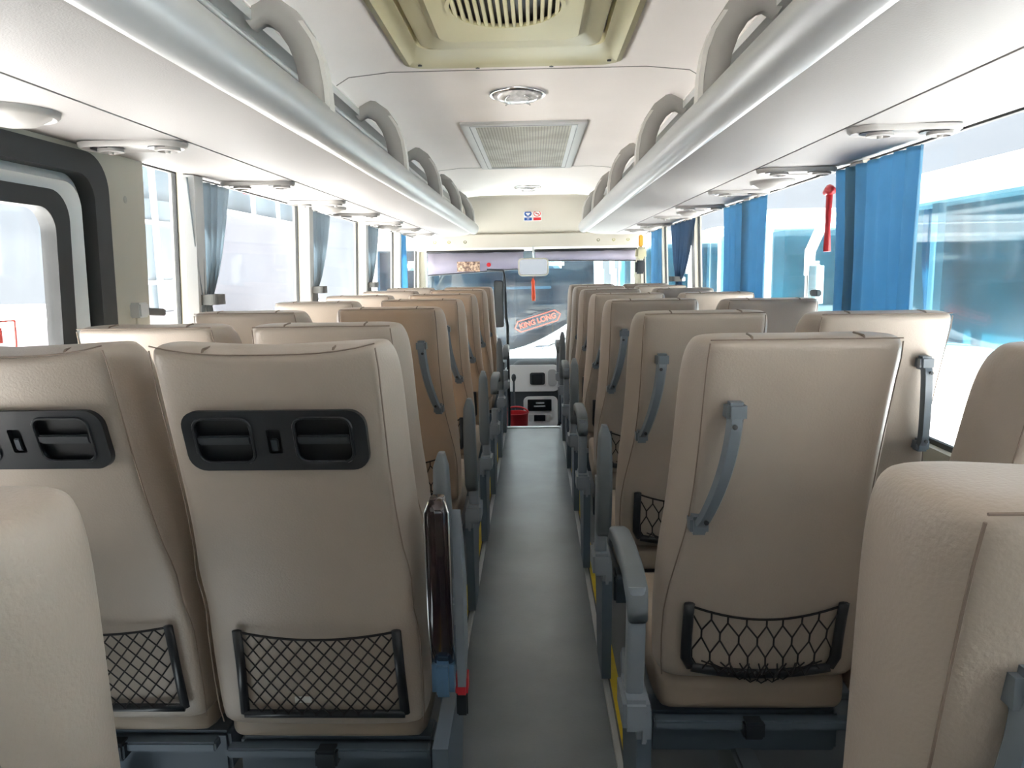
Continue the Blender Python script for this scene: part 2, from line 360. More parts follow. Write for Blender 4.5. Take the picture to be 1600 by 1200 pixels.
# service consoles (air nozzles and reading lights) + round speakers
cache = {}
def cm(key, fn, material, **k):
    if key not in cache: bm = NB(); fn(bm); cache[key] = mesh(key, bm, material, **k)
    return cache[key]
def console_body(bm):
    o = rrect(-0.135, 0.135, -0.055, 0.055, 0.053, 8)
    pr = [(1.0, 0.0), (0.985, -0.009), (0.93, -0.014), (0.86, -0.009)]
    loft(bm, [[Vector((u * a, v * (a if i < 3 else .8), z)) for u, v in o] for i, (a, z) in enumerate(pr)])
def console_nozzle(bm):
    lathe(bm, [(0.031, -0.008), (0.031, -0.016), (0.024, -0.018), (0.02, -0.012), (0.008, -0.012), (0.006, -0.022)], 18)
def console_hole(bm): lathe(bm, [(0.036, -0.0092), (0.036, -0.0115)], 18)
for s, nm, ys in ((-1, 'left', (1.97, 2.85, 3.62, 4.42, 5.2, 6.0, 6.8)), (1, 'right', (1.97, 2.75, 3.5, 4.3, 5.1, 5.9, 6.7))):
    for i, y in enumerate(ys):
        t = thing('service_console', 'oval white air and light console, %s from camera above %s windows' % (ORD[i], nm), 'air console', (s * 0.955, y, 1.580), 'overhead air consoles')
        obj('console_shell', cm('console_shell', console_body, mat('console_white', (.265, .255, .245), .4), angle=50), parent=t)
        for u in (-0.07, 0.075):
            h = obj('nozzle_hole', cm('nozzle_hole', console_hole, BLACK), parent=t); h.location = (u, 0, -0.002)
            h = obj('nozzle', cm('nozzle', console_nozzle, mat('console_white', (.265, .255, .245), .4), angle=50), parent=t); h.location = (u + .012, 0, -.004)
def spk(bm): lathe(bm, [(0.085, 0), (0.085, -0.010), (0.078, -0.016), (0.07, -0.012), (0.068, -0.014), (0.045, -0.028), (0.02, -0.033), (0.001, -0.034)], 32)
for s, nm, ys in ((-1, 'left', (1.56, 3.95, 5.6)), (1, 'right', (3.12, 4.7, 6.3))):
    for i, y in enumerate(ys):
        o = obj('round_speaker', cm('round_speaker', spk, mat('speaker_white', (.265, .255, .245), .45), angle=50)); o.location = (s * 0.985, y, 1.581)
        tag(o, 'round white domed speaker, %s from camera above %s windows' % (ORD[i], nm), 'speaker', 'overhead round speakers')

# ------------------------------------------------------------------ ceiling fittings
for i, (x, y) in enumerate(((-0.01, 3.2), (0.0, 6.68))):
    t = thing('dome_light', ('large clear round dome light near the air conditioner', 'small clear round dome light near the front bulkhead')[i], 'ceiling light', (x, y, 1.95), 'round ceiling dome lights')
    bm = NB(); lathe(bm, [(0.115, 0), (0.115, -0.008), (0.108, -0.013), (0.10, -0.008), (0.10, 0)], 40, cap=False); obj('chrome_rim', bm, CHROME, t, smooth=True)
    bm = NB(); lathe(bm, [(0.10, -0.004), (0.095, -0.018), (0.07, -0.030), (0.04, -0.036), (0.001, -0.038)], 40); obj('lens', bm, LENS, t, smooth=True)
    bm = NB()
    for sg in (-1, 1): add_tube(bm, [(sg * (.03 + .02 * abs(math.sin(k))), -.085 + .034 * k, -.036 + .003 * abs(k - 2.5)) for k in range(6)], 0.004, 6)
    obj('bulb_holder', bm, CHROME, t, smooth=True)
# air conditioner
t = thing('air_conditioner', 'yellowed cream ceiling air conditioner with round slatted outlet', 'air conditioner', (-0.015, 2.05, 1.95))
fc = lambda z0: (lambda u, v, q: Vector((u, v, z0 - q)))
def rr(a, b, r): return rrect(-a, a, -b, b, r, 8)
bm = NB(); f = fc(0)
ring_loft(bm, [[f(u, v, q) for u, v in rr(a, b, r)] for a, b, r, q in ((0.365, 0.70, 0.05, 0.0), (0.365, 0.70, 0.05, 0.010), (0.345, 0.68, 0.05, 0.018), (0.325, 0.655, 0.05, 0.012), (0.30, 0.50, 0.05, 0.020), (0.283, 0.43, 0.05, 0.024), (0.28, 0.42, 0.05, 0.0))])
obj('outer_frame', bm, ACY, t, angle=35)
bm = NB(); f = fc(0)
loft(bm, [[f(u, v, q) for u, v in rrect(-a, a, -.62, b, r, 8)] for a, b, r, q in ((0.268, 0.405, 0.05, 0.0), (0.268, 0.405, 0.05, 0.030), (0.255, 0.39, 0.05, 0.036), (0.215, 0.30, 0.06, 0.038), (0.195, 0.255, 0.05, 0.054))], cap1=False)
cir = [(0.145 * math.cos(2 * PI * k / 36), -0.04 + 0.165 * math.sin(2 * PI * k / 36)) for k in range(36)]
plate(bm, rrect(-0.195, 0.195, -0.62, 0.255, 0.05, 8), [cir], fc(0), 0.054, 0.046)
obj('cover', bm, ACY, t, angle=35)
bm = NB(); add_box(bm, -0.16, 0.16, -0.22, 0.14, -0.04, -0.02); obj('outlet_cavity', bm, BLACK, t)
bm = NB()
for k in range(-7, 8):
    x = k * 0.0185; h = 0.165 * math.sqrt(max(0, 1 - (x / 0.145) ** 2)); add_box(bm, x - .0048, x + .0048, -0.04 - h, -0.04 + h, -0.058, -0.044, 0.002, seg=1)
ring(bm, [(x * 1.03, -0.04 + (y + 0.04) * 1.03) for x, y in cir], [(x * .96, -0.04 + (y + 0.04) * .96) for x, y in cir], fc(0), 0.053, 0.059)
obj('outlet_grille', bm, ACY, t, angle=35)
for x, y in ((-0.31, 0.64), (-0.12, 0.685), (0.13, 0.685), (0.32, 0.63)):
    bm = NB(); lathe(bm, [(0.007, 0), (0.007, -0.004), (.001, -.004)], 10, Matrix.Translation((x, y, -0.0155))); obj('screw', bm, BLACK, t)
# roof vent
t = thing('ceiling_vent', 'white framed perforated return vent in the ceiling', 'vent', (0.005, 4.6, 1.95))
bm = NB(); f = fc(0)
ring_loft(bm, [[f(u, v, q) for u, v in rrect(-a, a, -b, b, 0.006, 2)] for a, b, q in ((0.305, 0.82, 0.0), (0.305, 0.82, 0.010), (0.295, 0.81, 0.014), (0.235, 0.75, 0.014), (0.235, 0.75, 0.0))]); obj('frame', bm, WHITEP, t, angle=30)
bm = NB(); ring(bm, rrect(-.262, .262, -.775, .775, .004, 2), rrect(-.257, .257, -.770, .770, .004, 2), fc(0), 0.0145, 0.0155); obj('frame_groove', bm, BLACK, t)
gm = bpy.data.materials.new('perforated_metal'); gm.use_nodes = True; n = gm.node_tree.nodes; l = gm.node_tree.links; b = n['Principled BSDF']
tco = n.new('ShaderNodeTexCoord'); vo = n.new('ShaderNodeTexVoronoi'); vo.inputs['Scale'].default_value = 68; vo.inputs['Randomness'].default_value = 0.0
nz = n.new('ShaderNodeTexNoise'); nz.inputs['Scale'].default_value = 4
l.new(tco.outputs['Object'], vo.inputs['Vector']); l.new(tco.outputs['Object'], nz.inputs['Vector'])
r1 = n.new('ShaderNodeValToRGB'); l.new(vo.outputs['Distance'], r1.inputs[0])
r1.color_ramp.elements[0].position = 0.50; r1.color_ramp.elements[0].color = (0.035, 0.03, 0.022, 1); r1.color_ramp.elements[1].position = 0.56; r1.color_ramp.elements[1].color = (0.44, 0.42, 0.36, 1)
r2 = n.new('ShaderNodeValToRGB'); l.new(nz.outputs['Fac'], r2.inputs[0]); r2.color_ramp.elements[0].position = .4; r2.color_ramp.elements[0].color = (.7, .66, .58, 1); r2.color_ramp.elements[1].position = .55; r2.color_ramp.elements[1].color = (1, 1, .98, 1)
mx = n.new('ShaderNodeMix'); mx.data_type = 'RGBA'; mx.blend_type = 'MULTIPLY'; mx.inputs[0].default_value = 1
l.new(r1.outputs[0], mx.inputs[6]); l.new(r2.outputs[0], mx.inputs[7]); l.new(mx.outputs[2], b.inputs['Base Color'])
bm = NB(); add_box(bm, -0.238, 0.238, -0.755, 0.755, -0.008, -0.002); obj('perforated_screen', bm, gm, t)

# ------------------------------------------------------------------ front bulkhead
bm = NB()
prof = [(7.40, 1.955), (7.43, 1.925), (7.44, 1.90), (7.46, 1.85), (7.52, 1.74), (7.60, 1.665), (7.66, 1.64), (7.67, 1.60), (7.69, 1.475), (7.72, 1.462), (8.05, 1.45), (8.12, 1.50), (8.12, 1.99), (7.40, 1.99)]
xs = [-1.14 + 2.28 * k / 20 for k in range(21)]
loft(bm, [[Vector((x, y + (0.05 * (1 - (x / 1.14) ** 2) if 3 <= i <= 6 else 0), z - (0.028 * (1 - (x / 0.95) ** 2) if i in (5, 6) and abs(x) < .95 else 0))) for i, (y, z) in enumerate(prof)] for x in xs])
struct(obj('wall_front', bm, CREAM, angle=35), 'cream bulkhead and header above the windscreen')
for i, x in enumerate((-0.93, -0.79, -0.63, 0.68, 0.83, 0.97)):
    bm = NB(); lathe(bm, [(0.017, 0), (0.017, 0.005), (0.010, 0.008), (0.009, 0.003), (.001, .003)], 16, Matrix.Translation((x, 7.685, 1.535)) @ Matrix.Rotation(PI / 2, 4, 'X'))
    tag(obj('header_plug', bm, mat('plug_olive', (0.35, 0.34, 0.12), 0.5) if i not in (2, 3) else mat('plug_dark', (.14, .14, .06), .5), angle=40), 'small round olive plug on cream header, %s from the left' % ORD[i], 'plug', 'round plugs on the windscreen header')
# warning stickers
def sticker(name, x, label, blue):
    t = thing(name, label, 'sticker', (x, 7.545, 1.765), None, (math.radians(-38), 0, 0))
    t.rotation_euler = (math.radians(30), 0, 0)
    return t
BLUE = mat('sign_blue', (0.01, 0.09, 0.35), 0.5); SRED = mat('sign_red', (0.65, 0.02, 0.03), 0.5); SWH = mat('sign_white', (0.85, 0.85, 0.85), 0.5)
for x, blue in ((-0.005, True), (0.082, False)):
    t = thing('warning_sticker', 'blue mandatory seat belt sticker on cream bulkhead' if blue else 'red no smoking sticker on cream bulkhead', 'sticker', (x, 7.515, 1.765), None, (math.radians(-30), 0, 0))
    fs = lambda u, v, q: Vector((u, -q, v))
    bm = NB(); plate(bm, rrect(-.042, .042, -.06, .062, .004, 2), [], fs, 0, 0.002); obj('backing', bm, SWH, t)
    c1 = [(0.035 * math.cos(2 * PI * k / 28), 0.022 + 0.035 * math.sin(2 * PI * k / 28)) for k in range(28)]
    bm = NB(); plate(bm, rrect(-.036, .036, -.054, -.022, .003, 2), [], fs, 0.0025, 0.0035)
    if blue: plate(bm, c1, [], fs, 0.0025, 0.0035)
    else:
        ring(bm, c1, [(u * .8, .022 + (v - .022) * .8) for u, v in c1], fs, 0.0025, 0.0035)
        add_tube(bm, [(-.022, -.003, .044), (.022, -.003, 0)], 0.003, 6)
    obj('sign_colour', bm, BLUE if blue else SRED, t)
    bm = NB()
    if blue:
        plate(bm, [(-.022, .030), (.022, .030), (.018, .016), (-.018, .016)], [], fs, .0036, .0044); plate(bm, rrect(-.012, .012, .002, .013, .003, 2), [], fs, .0036, .0044); plate(bm, rrect(-.012, .012, -.042, -.035, .002, 2), [], fs, .0036, .0044)
        obj('pictogram', bm, SWH, t)
    else:
        plate(bm, rrect(-.018, .018, .018, .024, .001, 2), [], fs, .0036, .0044); obj('pictogram', bm, BLACK, t)

# ------------------------------------------------------------------ windscreen and its fittings
bm = NB(); plate(bm, [(-1.12, 0.32), (1.12, 0.32), (1.12, 1.52), (-1.12, 1.52)], [], lambda u, v, q: Vector((u, 8.22 - 0.10 * (v - 0.32) + q - 0.12 * (u / 1.12) ** 2, v)), 0, 0.008)
struct(obj('window_31', bm, WSGLASS), 'large front windscreen')
for s in (-1, 1):
    bm = NB(); add_tube(bm, [(s * 1.13, 8.12, -.3), (s * 1.13, 8.10, .4), (s * 1.12, 8.03, 1.5)], 0.055, 10); struct(obj('trim_%d' % (60 + s), bm, CREAMD, smooth=True), 'windscreen corner pillar')
def shade(name, x0, x1, zb0, zb1, label):
    t = thing(name, label, 'sunshade', ((x0 + x1) / 2, 7.86, 1.45)); cx = (x0 + x1) / 2
    bm = NB(); n = 14; r0 = []; 
    loft(bm, [[Vector((x0 + (x1 - x0) * k / n - cx, q + 0.01 * math.sin(k * 1.7), 1.44 - 1.45)) , Vector((x0 + (x1 - x0) * k / n - cx, q, (zb0 + (zb1 - zb0) * k / n) - 1.45))] for k in range(n + 1) for q in (0,)], closed=False)
    o = obj('shade_cloth', bm, LAV, t, smooth=True); sm = o.modifiers.new('thick', 'SOLIDIFY'); sm.thickness = 0.003
    bm = NB(); add_tube(bm, [(x0 - cx, 0, zb0 - 1.45), (x1 - cx, 0, zb1 - 1.45)], 0.006, 8); obj('bottom_bar', bm, BLACK, t)
    bm = NB(); add_tube(bm, [(x0 - cx - .01, 0, -0.005), (x1 - cx + .01, 0, -0.005)], 0.014, 8); obj('roller', bm, BLACK, t)
    return t
shade('sunshade', -1.03, -0.06, 1.21, 1.265, 'lavender roller sunshade hanging left of the rear-view mirror')
shade('sunshade', 0.06, 1.07, 1.345, 1.33, 'lavender roller sunshade hanging right of the rear-view mirror')
bm = NB(); add_box(bm, -0.73, -0.50, 7.835, 7.842, 1.245, 1.345)
tag(obj('photo_card', bm, mat('patterned_card', (0.75, 0.55, 0.40), 0.6, var=0.9, vscale=45, col2=(0.10, 0.05, 0.04))), 'small multicoloured patterned card on the left sunshade', 'card')
bm = NB(); lathe(bm, [(0.022, 0), (0.022, 0.004), (.001, .005)], 20, Matrix.Translation((-0.41, 7.84, 1.31)) @ Matrix.Rotation(PI / 2, 4, 'X'))
tag(obj('round_sticker', bm, SRED), 'round red sticker on the left sunshade', 'sticker')
t = thing('rear_view_mirror', 'cream framed interior rear-view mirror hanging at windscreen centre', 'mirror', (0.04, 7.62, 1.28))
bm = NB(); loft(bm, [[Vector((u * a, y, v * a)) for u, v in rrect(-.15, .15, -.088, .088, .04, 6)] for a, y in ((0.9, 0.03), (1, 0.01), (1, -0.01), (.95, -.016))]); obj('mirror_shell', bm, CREAM, t, angle=45)
bm = NB(); plate(bm, rrect(-.135, .135, -.074, .074, .032, 6), [], lambda u, v, q: Vector((u, -.0165 - q, v)), 0, .002); obj('mirror_glass', bm, mat('mirror_silver', (.75, .75, .75), .05, 1.0), t)
bm = NB(); add_tube(bm, [(0, 0.02, .08), (0, .05, .16), (0, .06, .20)], .009); obj('stalk', bm, ALU, t, smooth=True)
t = thing('hanging_tassel', 'orange red tassel charm hanging under the rear-view mirror', 'tassel', (0.035, 7.6, 1.19))
bm = NB(); add_tube(bm, [(0, 0, 0), (0, 0, -.04)], .004, 6); obj('cord', bm, BLACK, t)
bm = NB(); add_tube(bm, [(0, 0, -.02), (0, 0, -.05), (.002, 0, -.08), (.004, 0, -.2), (.004, 0, -.24)], [.006, .020, .015, .020, .017], 10); obj('fringe', bm, ORANGE, t, smooth=True)

# dashboard
t = thing('dashboard', 'black dashboard with silver centre stack at the front', 'dashboard', (0, 7.5, -.45))
O = Vector((0, -7.5, .45))
def q_(x, y, z): return Vector((x, y, z)) + O
bm = NB()
pf = [(7.62, -.44), (7.50, -.2), (7.42, .12), (7.45, .28), (7.60, .35), (8.05, .36), (8.12, .30), (8.12, -.44)]
loft(bm, [[q_(x, y, z) for y, z in pf] for x in (-1.11, 1.11)]); obj('dash_body', bm, DASHB, t, angle=35)
bm = NB()
loft(bm, [[q_(0.07 + u * a, y + (v) * .10, 0.08 + v * a) for u, v in rrect(-.26, .27, -.42, .30, .11, 8)] for a, y in ((1, 7.5), (1, 7.36), (.93, 7.30), (.85, 7.29))])
obj('console_body', bm, DASHB, t, angle=50)
def pan(name, m_, u0, u1, v0, v1, r, y, d=.012):
    bm = NB(); loft(bm, [[q_(0.07 + u * a, y - k * d + v * .10, 0.08 + v) for u, v in rrect(u0, u1, v0, v1, r, 6)] for a, k in ((1, 0), (.99, 1))]); return obj(name, bm, m_, t, angle=50)
pan('upper_bezel', DASHS, -.32, .22, .02, .27, .07, 7.30, .03)
pan('screen_surround', DASHB, -.075, .07, .085, .20, .02, 7.262, .006); pan('screen', SCREEN, -.055, .045, .095, .18, .01, 7.252, .004)
pan('gauge_panel', mat('dash_pale', (.45, .46, .47), .35), .10, .18, .07, .23, .03, 7.262, .006)
pan('lower_bezel', DASHS, -.14, .19, -.33, -.03, .05, 7.30, .03)
pan('radio', SCREEN, -.10, .13, -.165, -.055, .008, 7.262, .006); pan('radio_trim', ALU, -.04, .07, -.125, -.112, .004, 7.252, .003); pan('radio_disc_slot', ALU, -.02, .06, -.095, -.08, .004, 7.252, .003)
pan('switch_panel', mat('dash_pale', (.45, .46, .47), .35), -.09, .12, -.265, -.20, .008, 7.262, .004); pan('ashtray', SCREEN, -.04, .07, -.262, -.203, .006, 7.254, .004)
t = thing('gear_lever', 'black gear lever standing left of the silver centre stack', 'gear lever', (-0.15, 6.95, -.45))
bm = NB(); add_tube(bm, [(0, 0, 0), (.0, .0, .3), (.0, .01, .70)], [.03, .012, .010], 10); obj('lever', bm, DASHB, t, smooth=True)
bm = NB(); lathe(bm, [(.006, .69), (.016, .705), (.022, .73), (.018, .755), (.006, .765)], 14); obj('knob', bm, DASHB, t, smooth=True)
bm = NB(); lathe(bm, [(.09, 0), (.075, .05), (.03, .12)], 16); obj('boot', bm, RUBBER, t, smooth=True)
t = thing('red_bucket', 'red plastic tub on the sunken floor by the gear lever', 'tub', (-0.13, 6.75, -.45))
bm = NB(); lathe(bm, [(.08, 0), (.10, .22), (.11, .42), (.115, .445), (.105, .445), (.08, .04)], 24); obj('tub', bm, RED, t, angle=60)
bm = NB(); add_tube(bm, [(.11 * math.cos(a), .11 * math.sin(a) * .3, .44 + .05 * math.sin(a)) for a in [PI * k / 10 for k in range(11)]], .008, 6); obj('tub_handle', bm, RED, t, smooth=True)
# driver partition with pole, screen and rail
t = thing('driver_partition', 'dark pole and narrow grey panel beside the driver position', 'partition', (-0.175, 6.3, -.45))
bm = NB(); add_tube(bm, [(0, 0, 0), (0, 0, 1.25), (-.01, 0, 1.32), (-.02, 0, 1.66), (-.03, 0, 1.70), (-.16, 0, 1.705)], .012, 8); obj('pole', bm, STEEL, t, smooth=True)
bm = NB(); add_box(bm, -.105, -.03, -.008, .008, 1.24, 1.62, .015); obj('grey_panel', bm, GREYP, t)
bm = NB(); add_tube(bm, [(-.02, 0, .6), (-.6, .05, .6), (-.62, .05, 0)], .012, 8); add_box(bm, -.6, -.03, .0, .03, .1, .95); obj('guard', bm, DASHB, t, angle=40)

# front right fittings
t = thing('wall_lamp', 'cream shade lamp hanging on front right pillar', 'lamp', (1.05, 7.35, 1.40))
bm = NB(); add_box(bm, -.045, .045, -.04, .04, -.06, .05, .02, tf=lambda c: (c.x * (1 + (0.05 - c.z) * 1.5), c.y, c.z)); obj('shade', bm, mat('lamp_cream', (.45, .42, .28), .6), t)
bm = NB(); add_box(bm, -.02, .02, -.015, .015, .05, .16, .008); obj('lamp_arm', bm, mat('amber', (.6, .28, .02), .5), t)
bm = NB(); add_box(bm, -.05, .04, -.03, .03, -.20, -.075, .015); obj('control_box', bm, BLACK, t)

# ------------------------------------------------------------------ seats
BT = [  # z, half-width at back, half-width at widest, y back, y front
    (0.395, 0.190, 0.203, 0.222, 0.33), (0.42, 0.196, 0.206, 0.212, 0.34), (0.50, 0.198, 0.207, 0.200, 0.345), (0.57, 0.197, 0.207, 0.183, 0.33),
    (0.63, 0.189, 0.206, 0.165, 0.31), (0.70, 0.176, 0.203, 0.142, 0.29), (0.76, 0.166, 0.197, 0.122, 0.27), (0.84, 0.161, 0.193, 0.095, 0.245),
    (0.92, 0.159, 0.191, 0.068, 0.215), (1.00, 0.159, 0.190, 0.042, 0.190), (1.06, 0.159, 0.188, 0.022, 0.170), (1.095, 0.159, 0.184, 0.008, 0.150), (1.112, 0.157, 0.177, 0.004, 0.130)]
BW = [(z if z > .55 else z - .045, hb + (0.020 if z > .68 else 0.004), hw + (0.012 if z > .68 else 0.0), yb, yf + .01) for z, hb, hw, yb, yf in BT]
BNEAR = [(z, hb, min(hw, .187) if z > .6 else hw, yb * .62, .15 + .02 * (1.112 - z) / .7 + (.06 if z < .6 else 0)) for z, hb, hw, yb, yf in BT]
def section(z, hb, hw, yb, yf):
    p = []
    xs_ = (-.96, -.6, -.2, .2, .6, .96)
    for a in xs_: p.append((hb * a, yb - 0.004 * (1 - a * a)))
    p += [(hb, yb + .010), (hw - .004, yb + (yf - yb) * .30), (hw, yb + (yf - yb) * .62), (hw - .012, yf - .006)]
    for a in (.78, .45, .0, -.45, -.78): p.append((hb * a, yf - (.028 if abs(a) < .5 else .004)))
    p += [(-hw + .012, yf - .006), (-hw, yb + (yf - yb) * .62), (-hw + .004, yb + (yf - yb) * .30), (-hb, yb + .010)]
    return [Vector((x, y, z)) for x, y in p]
def back_mesh(tab, crown):
    def fn(bm):
        rings = [section(*r) for r in tab]
        z, hb, hw, yb, yf = tab[-1]
        def topz(v): return crown * ((abs(v.x) / hb) ** 2.5) if crown else 0
        rings.append([Vector((v.x * .965, yb + (v.y - yb) * .84 + .010, z + .008)) for v in section(*tab[-1])])
        rings.append([Vector((v.x * .80, yb + (v.y - yb) * .5 + .032, z + .012)) for v in section(*tab[-1])])
        if crown:
            for r in rings[-5:]:
                for v in r: v.z += crown * min(1, (abs(v.x) / hb)) ** 3 - crown * .3
        loft(bm, rings)
    return fn
def bpt(tab, x, z, off=0.0): return Vector((x, interp(tab, z)[2] - off - 0.003, z))
def piping(tab, crown):
    def fn(bm):
        for s in (-1, 1):
            pts = []
            for k in range(24):
                z = tab[0][0] + .015 + (1.113 - tab[0][0] - .015) * k / 23; hb, hw, yb, yf = interp(tab, z); pts.append((s * (hb + .0005), yb + .002, z + (crown * .6 if crown and z > 1.08 else 0)))
            add_tube(bm, pts, 0.0013, 5)
        hb, hw, yb, yf = interp(tab, 1.112)
        add_tube(bm, [(hb * a, yb + .001, 1.1185 + (crown * abs(a) ** 3 - crown * .3 if crown else 0)) for a in [-1 + 2 * k / 12 for k in range(13)]], 0.0012, 5)
        for a in (-.55, .62):
            add_tube(bm, [(hb * a, yb + .004, 1.110), (hb * a, yb + .014, 1.1225), (hb * a * .98, yb + .05, 1.1245)], .0022, 5)
    return fn
def cushion(bm):
    rings = []
    for y, z0, z1, h in ((0.235, .325, .375, .180), (0.25, .312, .385, .195), (0.33, .305, .44, .202), (0.50, .34, .46, .205), (.62, .35, .47, .205), (.66, .37, .45, .195)):
        rings.append([Vector((u, y, v)) for u, v in rrect(-h, h, z0, z1, .019, 4)])
    loft(bm, rings)
def handle(s):
    def fn(bm):
        T, B_ = (s * .108, 1.000), (s * .150, .762)
        pts = []
        for k in range(13):
            a = k / 12; x = T[0] + (B_[0] - T[0]) * a; z = T[1] + (B_[1] - T[1]) * a; bow = 0.012 + 0.033 * math.sin(PI * min(1, max(0, a))) ** .45
            p = bpt(BT, x, z, bow); p.x -= s * .007 * math.sin(PI * a); pts.append(p)
        rings = []
        for i, p in enumerate(pts):
            hw = .0145; th = .009
            rings.append([p + Vector((a * hw, b * th, 0)) for a, b in ((1, .5), (.6, -1), (-.6, -1), (-1, .5), (-.8, 1), (.8, 1))])
        loft(bm, rings)
        for (x, z), dz in ((T, .0), (B_, .012)):
            p = bpt(BT, x, z); add_box(bm, p.x - .017, p.x + .017, p.y - .03, p.y + .012, z - .022 + dz, z + .012 + dz, .006)
    return fn
def handle_screw(s, q):
    def fn(bm):
        for x, z in (((s * .120, .972), (s * .150, .785))[q],):
            p = bpt(BT, x - s * .006, z, .0435); lathe(bm, [(.0045, 0), (.0045, .004), (.001, .0045)], 10, Matrix.Translation(p) @ Matrix.Rotation(PI / 2, 4, 'X'))
    return fn
def net_frame_loose(bm):
    for s in (-1, 1):
        pts = [bpt(BT, s * .150, .585 - .125 * k / 5, .008) for k in range(6)] + [bpt(BT, s * .138, 0.438, .010)]
        add_tube(bm, pts, .011, 8, sx=.6, upv=(0, 1, 0))
    add_tube(bm, [bpt(BT, .138 * a, 0.438 - .016 * (1 - a * a), .012) for a in [-1 + 2 * k / 12 for k in range(13)]], .0105, 8, sx=.6, upv=(0, 1, 0))
def hexnet(bm):
    def m(u, v):  # u -1..1, v 0 top..1 bottom
        zt = .578 - .026 * (1 - u * u); zb = .43
        z = zt + (zb - zt) * v; sag = .022 * (1 - u * u) * (0.4 + v)
        return bpt(BT, .142 * u * (1 - .03 * v), z, .008 + sag)
    add_tube(bm, [m(-1 + 2 * k / 20, 0) for k in range(21)], .0025, 5)
    nx, ny = 8, 3; rnd = random.Random(3); P_ = {}
    def pt(i, j):
        if (i, j) not in P_:
            u = -1 + 2 * i / (2 * nx); v = j / (ny * 1.0)
            P_[(i, j)] = (max(-1, min(1, u + rnd.uniform(-.02, .02))), v + (rnd.uniform(-.02, .02) if j > 0 else 0))
        return P_[(i, j)]
    for j in range(ny):
        for i in range(0, 2 * nx + 1):
            if (i + j) % 2 == 0:
                a = pt(i, j); mid = (a[0], a[1] + .12)
                add_tube(bm, [m(*a), m(*mid)], .0019, 4)
                for di in (-1, 1):
                    if 0 <= i + di <= 2 * nx:
                        b = pt(i + di, j + 1); add_tube(bm, [m(*mid), m(*b)], .0017, 4)
    # drooping bag below the frame
    def m2(u, v): return bpt(BT, .12 * u * (1 - .25 * v), .455 - .042 * v * (1 - .7 * u * u), .016 + .012 * (1 - u * u))
    for k in range(14):
        u = -1 + 2 * k / 13; add_tube(bm, [m2(u, 0), m2(u + .05 * (-1) ** k, .5), m2(u + rnd.uniform(-.03, .03), 1)], .0016, 4)
    for v in (.5, 1): add_tube(bm, [m2(-1 + 2 * k / 16, v + .12 * (-1) ** k) for k in range(17)], .0017, 4)
def net_frame_wide(bm):
    for s in (-1, 1):
        add_tube(bm, [bpt(BW, s * .150 + (.01), .578, .008), bpt(BW, s * .152 + .01, .49, .008), bpt(BW, s * .156 + .01, .395, .008)], .0095, 8, sx=.6, upv=(0, 1, 0))
    add_tube(bm, [bpt(BW, .156 * a + .01, .395, .010) for a in (-1, -.5, 0, .5, 1)], .009, 8, sx=.6, upv=(0, 1, 0))
def diamnet(bm):
    def m(u, v):
        zt = .576 - .012 * (1 - u * u) ; z = zt + (.398 - zt) * v
        return bpt(BW, .150 * u + .01, z, .008 + .012 * (1 - u * u))
    add_tube(bm, [m(-1 + 2 * k / 16, 0) for k in range(17)], .0024, 5)
    N = 11
    for k in range(-5, N + 1):
        for sg in (1, -1):
            pts = []
            for q in range(11):
                v = q / 10; u = (-1 + 2 * k / N) + v * .92; 
                if -1.0 <= u <= 1.0: pts.append(m(sg * u, v))
            if len(pts) > 1: add_tube(bm, pts, .0015, 4)
def arm_lowered(s):
    def fn(bm):
        x = s * .262
        pts = [(.10, .655), (.16, .672), (.26, .675), (.38, .668), (.43, .655), (.445, .635)]
        rings = [[Vector((x + u, y, z + v - .018)) for u, v in rrect(-.021, .021, -.018, .018, .010, 3)] for y, z in pts]
        rings.insert(0, [Vector((x + u * .9, .085, .60 + v * .9)) for u, v in rrect(-.021, .021, -.018, .018, .010, 3)])
        loft(bm, rings)
    return fn
def arm_stem(s):
    def fn(bm):
        x = s * .262
        rings = [[Vector((x + u, y + v, z)) for u, v in rrect(-.017, .017, -.022, .022, .008, 3)] for y, z in ((.115, .65), (.112, .58), (.125, .48), (.14, .42))]
        loft(bm, rings)
    return fn
def arm_raised(s):
    def fn(bm):
        x = s * .258
        pts = [(.13, .47), (.10, .50), (.07, .60), (.055, .70), (.05, .78), (.06, .81)]
        hw = [.019, .022, .022, .021, .018, .008]
        loft(bm, [[Vector((x + u * h / .021, y + v, z)) for u, v in rrect(-.021, .021, -.02, .022, .010, 3)] for (y, z), h in zip(pts, hw)])
    return fn
def arm_housing(s):
    def fn(bm):
        x = s * .262
        add_box(bm, x - .026, x + .026, .085, .20, .36, .425, .008)
        add_box(bm, *sorted((x + s * -.002, x - s * .03)), .09, .36, .33, .41, .01)
    return fn
def side_cover(s):
    def fn(bm):
        x = s * .245
        o = [(.13, .02), (.30, .02), (.34, .2), (.40, .36), (.36, .395), (.10, .385), (.11, .25)]
        plate(bm, o, [], lambda u, v, q: Vector((x + q, u, v)), -.014, .014)
    return fn
def tray_frame(bm):
    fn = lambda u, v, q: bpt(BW, u, .972 + v, q - .002)
    holes = [rrect(-.128, -.035, -.040, .038, .017, 5), rrect(.035, .128, -.040, .038, .017, 5), rrect(-.011, .012, -.024, .018, .003, 2)]
    plate(bm, rrect(-.147, .152, -.055, .051, .028, 6), holes, fn, 0.0, 0.014)
    for h in holes[:2]:
        n = len(h); add_tube(bm, [fn(u, v, .014) for u, v in h + h[:1]], .0028, 6)
def tray_pocket(bm):
    fn = lambda u, v, q: bpt(BW, u, .972 + v, q - .002)
    plate(bm, rrect(-.142, .146, -.052, .048, .026, 6), [], fn, -.002, .003)
